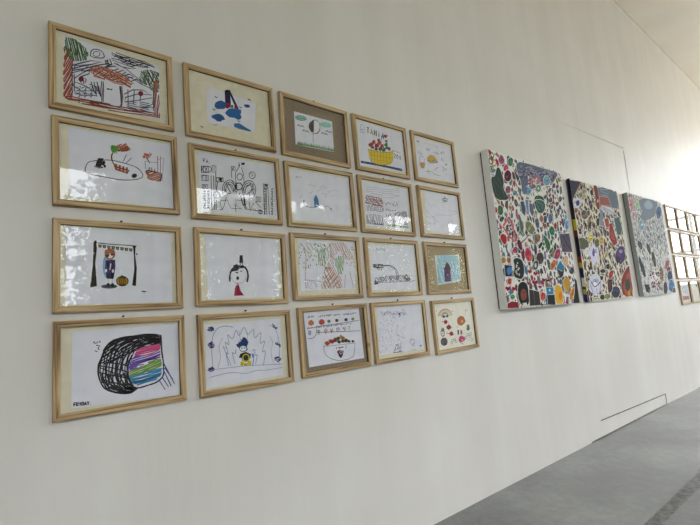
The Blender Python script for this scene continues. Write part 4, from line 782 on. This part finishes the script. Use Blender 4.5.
def art2(s, w, h):
    tones = ['4a4a44', '8c3c30', '3c4068', '6c5c7c', 'a89038', '3c5a48', 'b87c50', '5c3434', '2c2c34', '8488a0', '74744c', 'c0a8a0', 'c4b050', '5a4a70']
    s.scatter(w, h, 340, ['3a3438', '5c2c2c', '26264c', '4c3c5c', '6c5c34', '2c3c34', '7c5038', '2c2c34'], .022, .055, (1, 2), two=0)
    s.scatter(w, h, 620, tones + ['e4e0d8', 'e4e0e8', '1c1c28', 'e8e4dc', 'dcd8e0', '1c1c28'], .009, .022, (.9, 2.4), two=.6)
    s.scatter(w, h, 1000, tones + ['26262c', 'dcd6c8', 'e0dcd4', 'dcd6c8', 'e4e0dc', 'e0dcd4'], .004, .009, (.8, 2), two=0)
    s.g(560, 175, 10)
    s.Z('4c4c60', (68,42),(212,68),(110,245),(90,160)); s.L('8c4438', 9, (205,75),(120,235)); s.L('c09060', 9, (225,80),(140,230)); s.H('34344c', 7, [(72,45),(130,55),(100,220)], 70, 18)
    s.Z('7c8694', (370,105),(560,148),(598,345),(505,325),(400,300),(380,200)); s.H('5a6274', 8, [(500,150),(556,160),(590,335),(520,300)], 80, 20); s.H('a4b0bc', 7, [(400,125),(480,140),(480,210),(410,200)], 15, 22)
    s.Z('a86860', (390,215),(480,225),(510,310),(400,300)); s.Z('8c4438', (330,95),(372,108),(392,230),(400,350),(365,340),(350,200)); s.ZB('d8c4b8', 378, 260, 8, 18, halo=0)
    s.ZB('d8d4e0', 170, 280, 42, 48); s.ZB('4c4c84', 178, 280, 18, 28, halo=0); s.ZB('7c6460', 245, 400, 34, 50); s.ZB('8c5c48', 300, 430, 12, 40, .5); s.ZB('685c50', 285, 380, 16, 30)
    s.Z('c8c8dc', (410,310),(460,320),(560,380),(560,400),(470,370),(420,350)); s.H('4a4c74', 5, [(420,320),(560,385),(480,375),(425,350)], 40, 12)
    s.Z('9498a8', (400,330),(430,360),(430,520),(400,500)); s.Z('4c6468', (530,420),(580,410),(612,520),(560,520)); s.L('a84434', 12, (120,330),(160,390),(195,450)); s.L('b4604c', 12, (160,360),(190,360),(200,400))
    s.ZB('b0a890', 240, 180, 26, 60, .2, .3); s.ZB('847c64', 210, 200, 10, 30); s.ZB('6c7450', 240, 110, 10, 34)
    s.ZB('36402c', 380, 470, 18, 40); s.Z('a85850', (440,440),(480,430),(500,520),(460,520))
    s.g(568, 215, 5.712)
    s.Z('6c7060', (48,140),(80,125),(118,150),(118,185),(90,200),(55,190)); s.ZB('c8b830', 42, 140, 14, 34, halo=0); s.ZB('a49c3c', 60, 170, 12, 24, halo=0)
    s.Z('587074', (262,20),(290,10),(310,80),(300,118),(280,110)); s.Z('a02c34', (235,50),(250,45),(282,160),(262,178),(235,130)); s.H('c87878', 7, [(245,80),(265,110),(268,150),(245,130)], 50, 8)
    s.ZB('5c4478', 300, 230, 32, 52); s.ZB('34244c', 285, 255, 14, 22, halo=0); s.ZB('b09cc0', 300, 208, 12, 12, halo=0)
    s.Z('94342c', (300,400),(312,340),(345,285),(355,300),(380,460),(318,470)); s.Z('b4644c', (312,410),(335,340),(355,320),(368,440),(330,465), halo=0); s.ZB('4a5048', 340, 395, 15, 35, halo=0); s.Z('c4a438', (340,440),(350,420),(358,460),(345,466), halo=0); s.O('48342c', 8, 340, 395, 16, 38)
    s.ZB('484864', 272, 440, 25, 35, 0, .06); s.ZB('582c30', 240, 400, 16, 50); s.ZB('3c2c34', 228, 295, 12, 16); s.ZB('4c2c34', 200, 320, 16, 12); s.ZB('2c2c38', 190, 360, 12, 12); s.ZB('a03c44', 245, 340, 13, 26, .3)
    s.ZB('e0dcf0', 150, 225, 24, 50, 0, .3); s.ZB('6c64a0', 145, 215, 8, 24, halo=0); s.ZB('e4e0e8', 110, 215, 14, 28, 0, .3); s.ZB('d8d8e8', 155, 400, 40, 55); s.H('34408c', 8, [(125,370),(190,370),(190,450),(130,450)], 90, 14)
    s.L('3c3c6c', 12, (130,380),(155,410),(185,380)); s.ZB('c8a850', 190, 145, 12, 22); s.ZB('d0c050', 130, 130, 12, 20); s.ZB('70704c', 165, 160, 14, 26); s.ZB('8c9460', 225, 465, 16, 16); s.ZB('38402c', 195, 470, 14, 16)
    s.Z('26264c', (88,440),(112,430),(125,500),(95,505)); s.ZB('c8c0b0', 160, 480, 22, 10); s.ZB('b0b458', 100, 410, 12, 24)
def art3(s, w, h):
    tones = ['7c8690', '5c6670', 'a0a8b0', '8c7c80', '484e54', 'b4a4a8', '6c8494', '8c98a4', 'c8c0c0', '747068']
    up_ = lambda u, v: v > .5
    s.scatter(w, h, 420, ['8898a8', '9aa6b2', 'a8b2ba', '7c8c9c', '8a9098', 'b0aab0'], .013, .035, (1, 2.4), keep=up_, two=.4)
    s.scatter(w, h, 650, tones, .008, .018, (1.2, 3), two=.4)
    s.scatter(w, h, 260, ['ececea', 'e4e2e2', '3c4248', 'f0f0ee', '54504c'], .008, .018, (1.4, 3.4), keep=lambda u, v: v < .62, two=.4)
    s.scatter(w, h, 1100, tones + ['24282c', 'ececea', 'ececea', 'f0f0ee'], .003, .009, (1, 2.6), two=0)
    s.g(615, 190, 4.77)
    s.ZB('c89ca0', 75, 70, 14, 40); s.ZB('c4a8ac', 90, 125, 10, 24); s.ZB('98b890', 108, 70, 9, 16); s.Z('8894a0', (110,35),(200,50),(205,90),(180,140),(150,120),(120,90)); s.ZB('a4b4c4', 160, 70, 20, 22, halo=0); s.ZB('8c98a4', 150, 120, 24, 30, .2, .3, halo=0)
    s.ZB('6480a4', 208, 108, 14, 32); s.ZB('9cb4c4', 125, 170, 14, 26); s.ZB('5c646c', 120, 265, 10, 24, -.3); s.ZB('54504c', 185, 330, 9, 40, -.2); s.ZB('50545c', 160, 280, 8, 30, -.3); s.ZB('44484c', 130, 370, 9, 50, -.3); s.ZB('34383c', 155, 470, 12, 24, -.4)
    s.ZB('a08460', 222, 400, 9, 40, -.1); s.ZB('b07080', 248, 355, 10, 24, .2); s.ZB('8c3c58', 256, 380, 9, 16); s.ZB('3c506c', 262, 412, 13, 28); s.ZB('5c84ac', 270, 460, 16, 30); s.ZB('4c5054', 240, 470, 10, 30); s.ZB('5c5c5c', 282, 480, 8, 16); s.ZB('d4b8bc', 200, 450, 20, 16, 0, .3); s.ZB('e4dede', 190, 410, 26, 26, 0, .3)
    for k in range(60): s.E(s.r.choice(('5c4c58','a88890','4a4a50')), s.r.uniform(160, 225), s.r.uniform(380, 480), 3, 5, up=False); s.y -= .000003
canvas(4.03, 2.03, 1.335, 1.36, .017, 'large white canvas covered with small coloured cut-out figures, nearest of the three canvases', M_CANV[0], M_CANV[0], art1, T=.078)
canvas(5.64, 2.055, 1.335, 1.34, .030, 'large dark multicoloured canvas with a painted navy edge, between the other two canvases', M_CANV[1], M_CANV[1], art2,
       [(.80,'20203c'),(.66,'1c1c30'),(.57,'b4a82c'),(.52,'6c2c2c'),(.36,'1a1a30'),(.31,'7c2420'),(.27,'a89c2c'),(.21,'202048'),(.19,'23234c'),(.12,'c4bcae'),(.10,'2a2a48'),(.06,'9c9c3c'),(0,'24245c')], T=.045)
canvas(7.285, 2.108, 1.345, 1.365, .030, 'large pale grey blue canvas with a bare grey edge, farthest of the three canvases', M_CANV[2], M_GREYSIDE, art3, T=.06)

# ------------------------------------------------------------------ the far block of frames
W2, H2 = .545, .372
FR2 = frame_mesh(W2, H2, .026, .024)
GL2 = boxes_mesh('glass', [((-W2/2 + .022, -.0112, .022), (W2/2 - .022, -.0104, H2 - .022))], M_GLASS)
ROWS = ['top', 'second', 'third', 'bottom']; NTH = ['first', 'second', 'third', 'fourth', 'fifth', 'sixth']
WHAT = {(3, 0): 'blue and red drawing in a pine frame', (2, 0): 'pale lilac drawing in a pine frame', (3, 1): 'pale sheet with dark red corner in a pine frame', (1, 0): 'faint grey green drawing in a pine frame'}
def far_art(r, c):
    def f(s):
        def q(u, v): return Vector(((u - .5)*.42, H2/2 + (v - .5)*.27))
        rr = random.Random(r*10 + c)
        if (r, c) == (3, 0):
            s.face([q(.1,.08), q(.9,.08), q(.9,.30), q(.1,.30)], lin('c07068')); s.up()
            for k in range(9): a = q(rr.uniform(.25,.75), rr.uniform(.4,.85)); s.face([a + Vector((.02*math.cos(t), .03*math.sin(t))) for t in (0,1.2,2.4,3.6,4.8)], lin(rr.choice(('6c88b0','90a8c8','88a890')))); s.up()
            for k in range(8): a = q(.12 + k*.1, .2); s.face([a + Vector((-.008,-.02)), a + Vector((.008,-.02)), a + Vector((.008,.02)), a + Vector((-.008,.02))], lin(rr.choice(('88343c','a89060','5c5c90')))); s.up()
            return
        cols = {(2,0): ['a8a8d8','9090c8'], (3,1): ['a05058','c8a0a0'], (1,0): ['a0a898','8c9c8c','b8c0c8']}.get((r, c), ['b8b8c8','c8b8a8','a8b8a8','c8a8a8'])
        for k in range(7):
            a = q(rr.uniform(.2,.8), rr.uniform(.2,.85)); pts = [a + Vector((rr.uniform(-.06,.06), rr.uniform(-.05,.05))) for _ in range(4)]; s.rib(pts, 5, lin(rr.choice(cols))); s.up()
        if (r, c) == (3, 1): s.face([q(.75,.8), q(.95,.78), q(.95,.98), q(.78,.98)], lin('7c2c38')); s.up()
    return f
for r in range(4):
    for c in range(5 - (r > 1)):
        xl = 8.31 + .025*r + c*.575; cz = 2.83 - H2/2 - r*.4 + c*.012
        cx = xl + W2/2
        lab = '%s, far block %s row, %s along' % (WHAT.get((r, c), 'faintly drawn sheet in a pine frame'), ROWS[r], NTH[c])
        bz = cz - H2/2
        root = empty('framed_drawing', (cx, 0, bz), lab, 'framed drawing', 'framed drawings in the far block'); root.rotation_euler = (0, -.017, 0)
        link('frame', FR2, root)
        if 'far' not in MAT_ME: MAT_ME['far'] = boxes_mesh('mat_board', [((-W2/2 + .012, -.0075, .012), (W2/2 - .012, -.0045, H2 - .012))], M_MAT)
        link('mat_board', MAT_ME['far'], root)
        ps = poly_prism('paper', [(-.22, H2/2 - .14), (.22, H2/2 - .14), (.22, H2/2 + .14), (-.22, H2/2 + .14)], -.0076, -.0081, M_PAPER if (r + c) % 2 else M_PAPERC, root)
        sh = Sheet(-.0085, Matrix.Identity(4), r*20 + c, 3, 1, -.00835); far_art(r, c)(sh); sh.build('drawing', ps)
        link('glass', GL2, root)
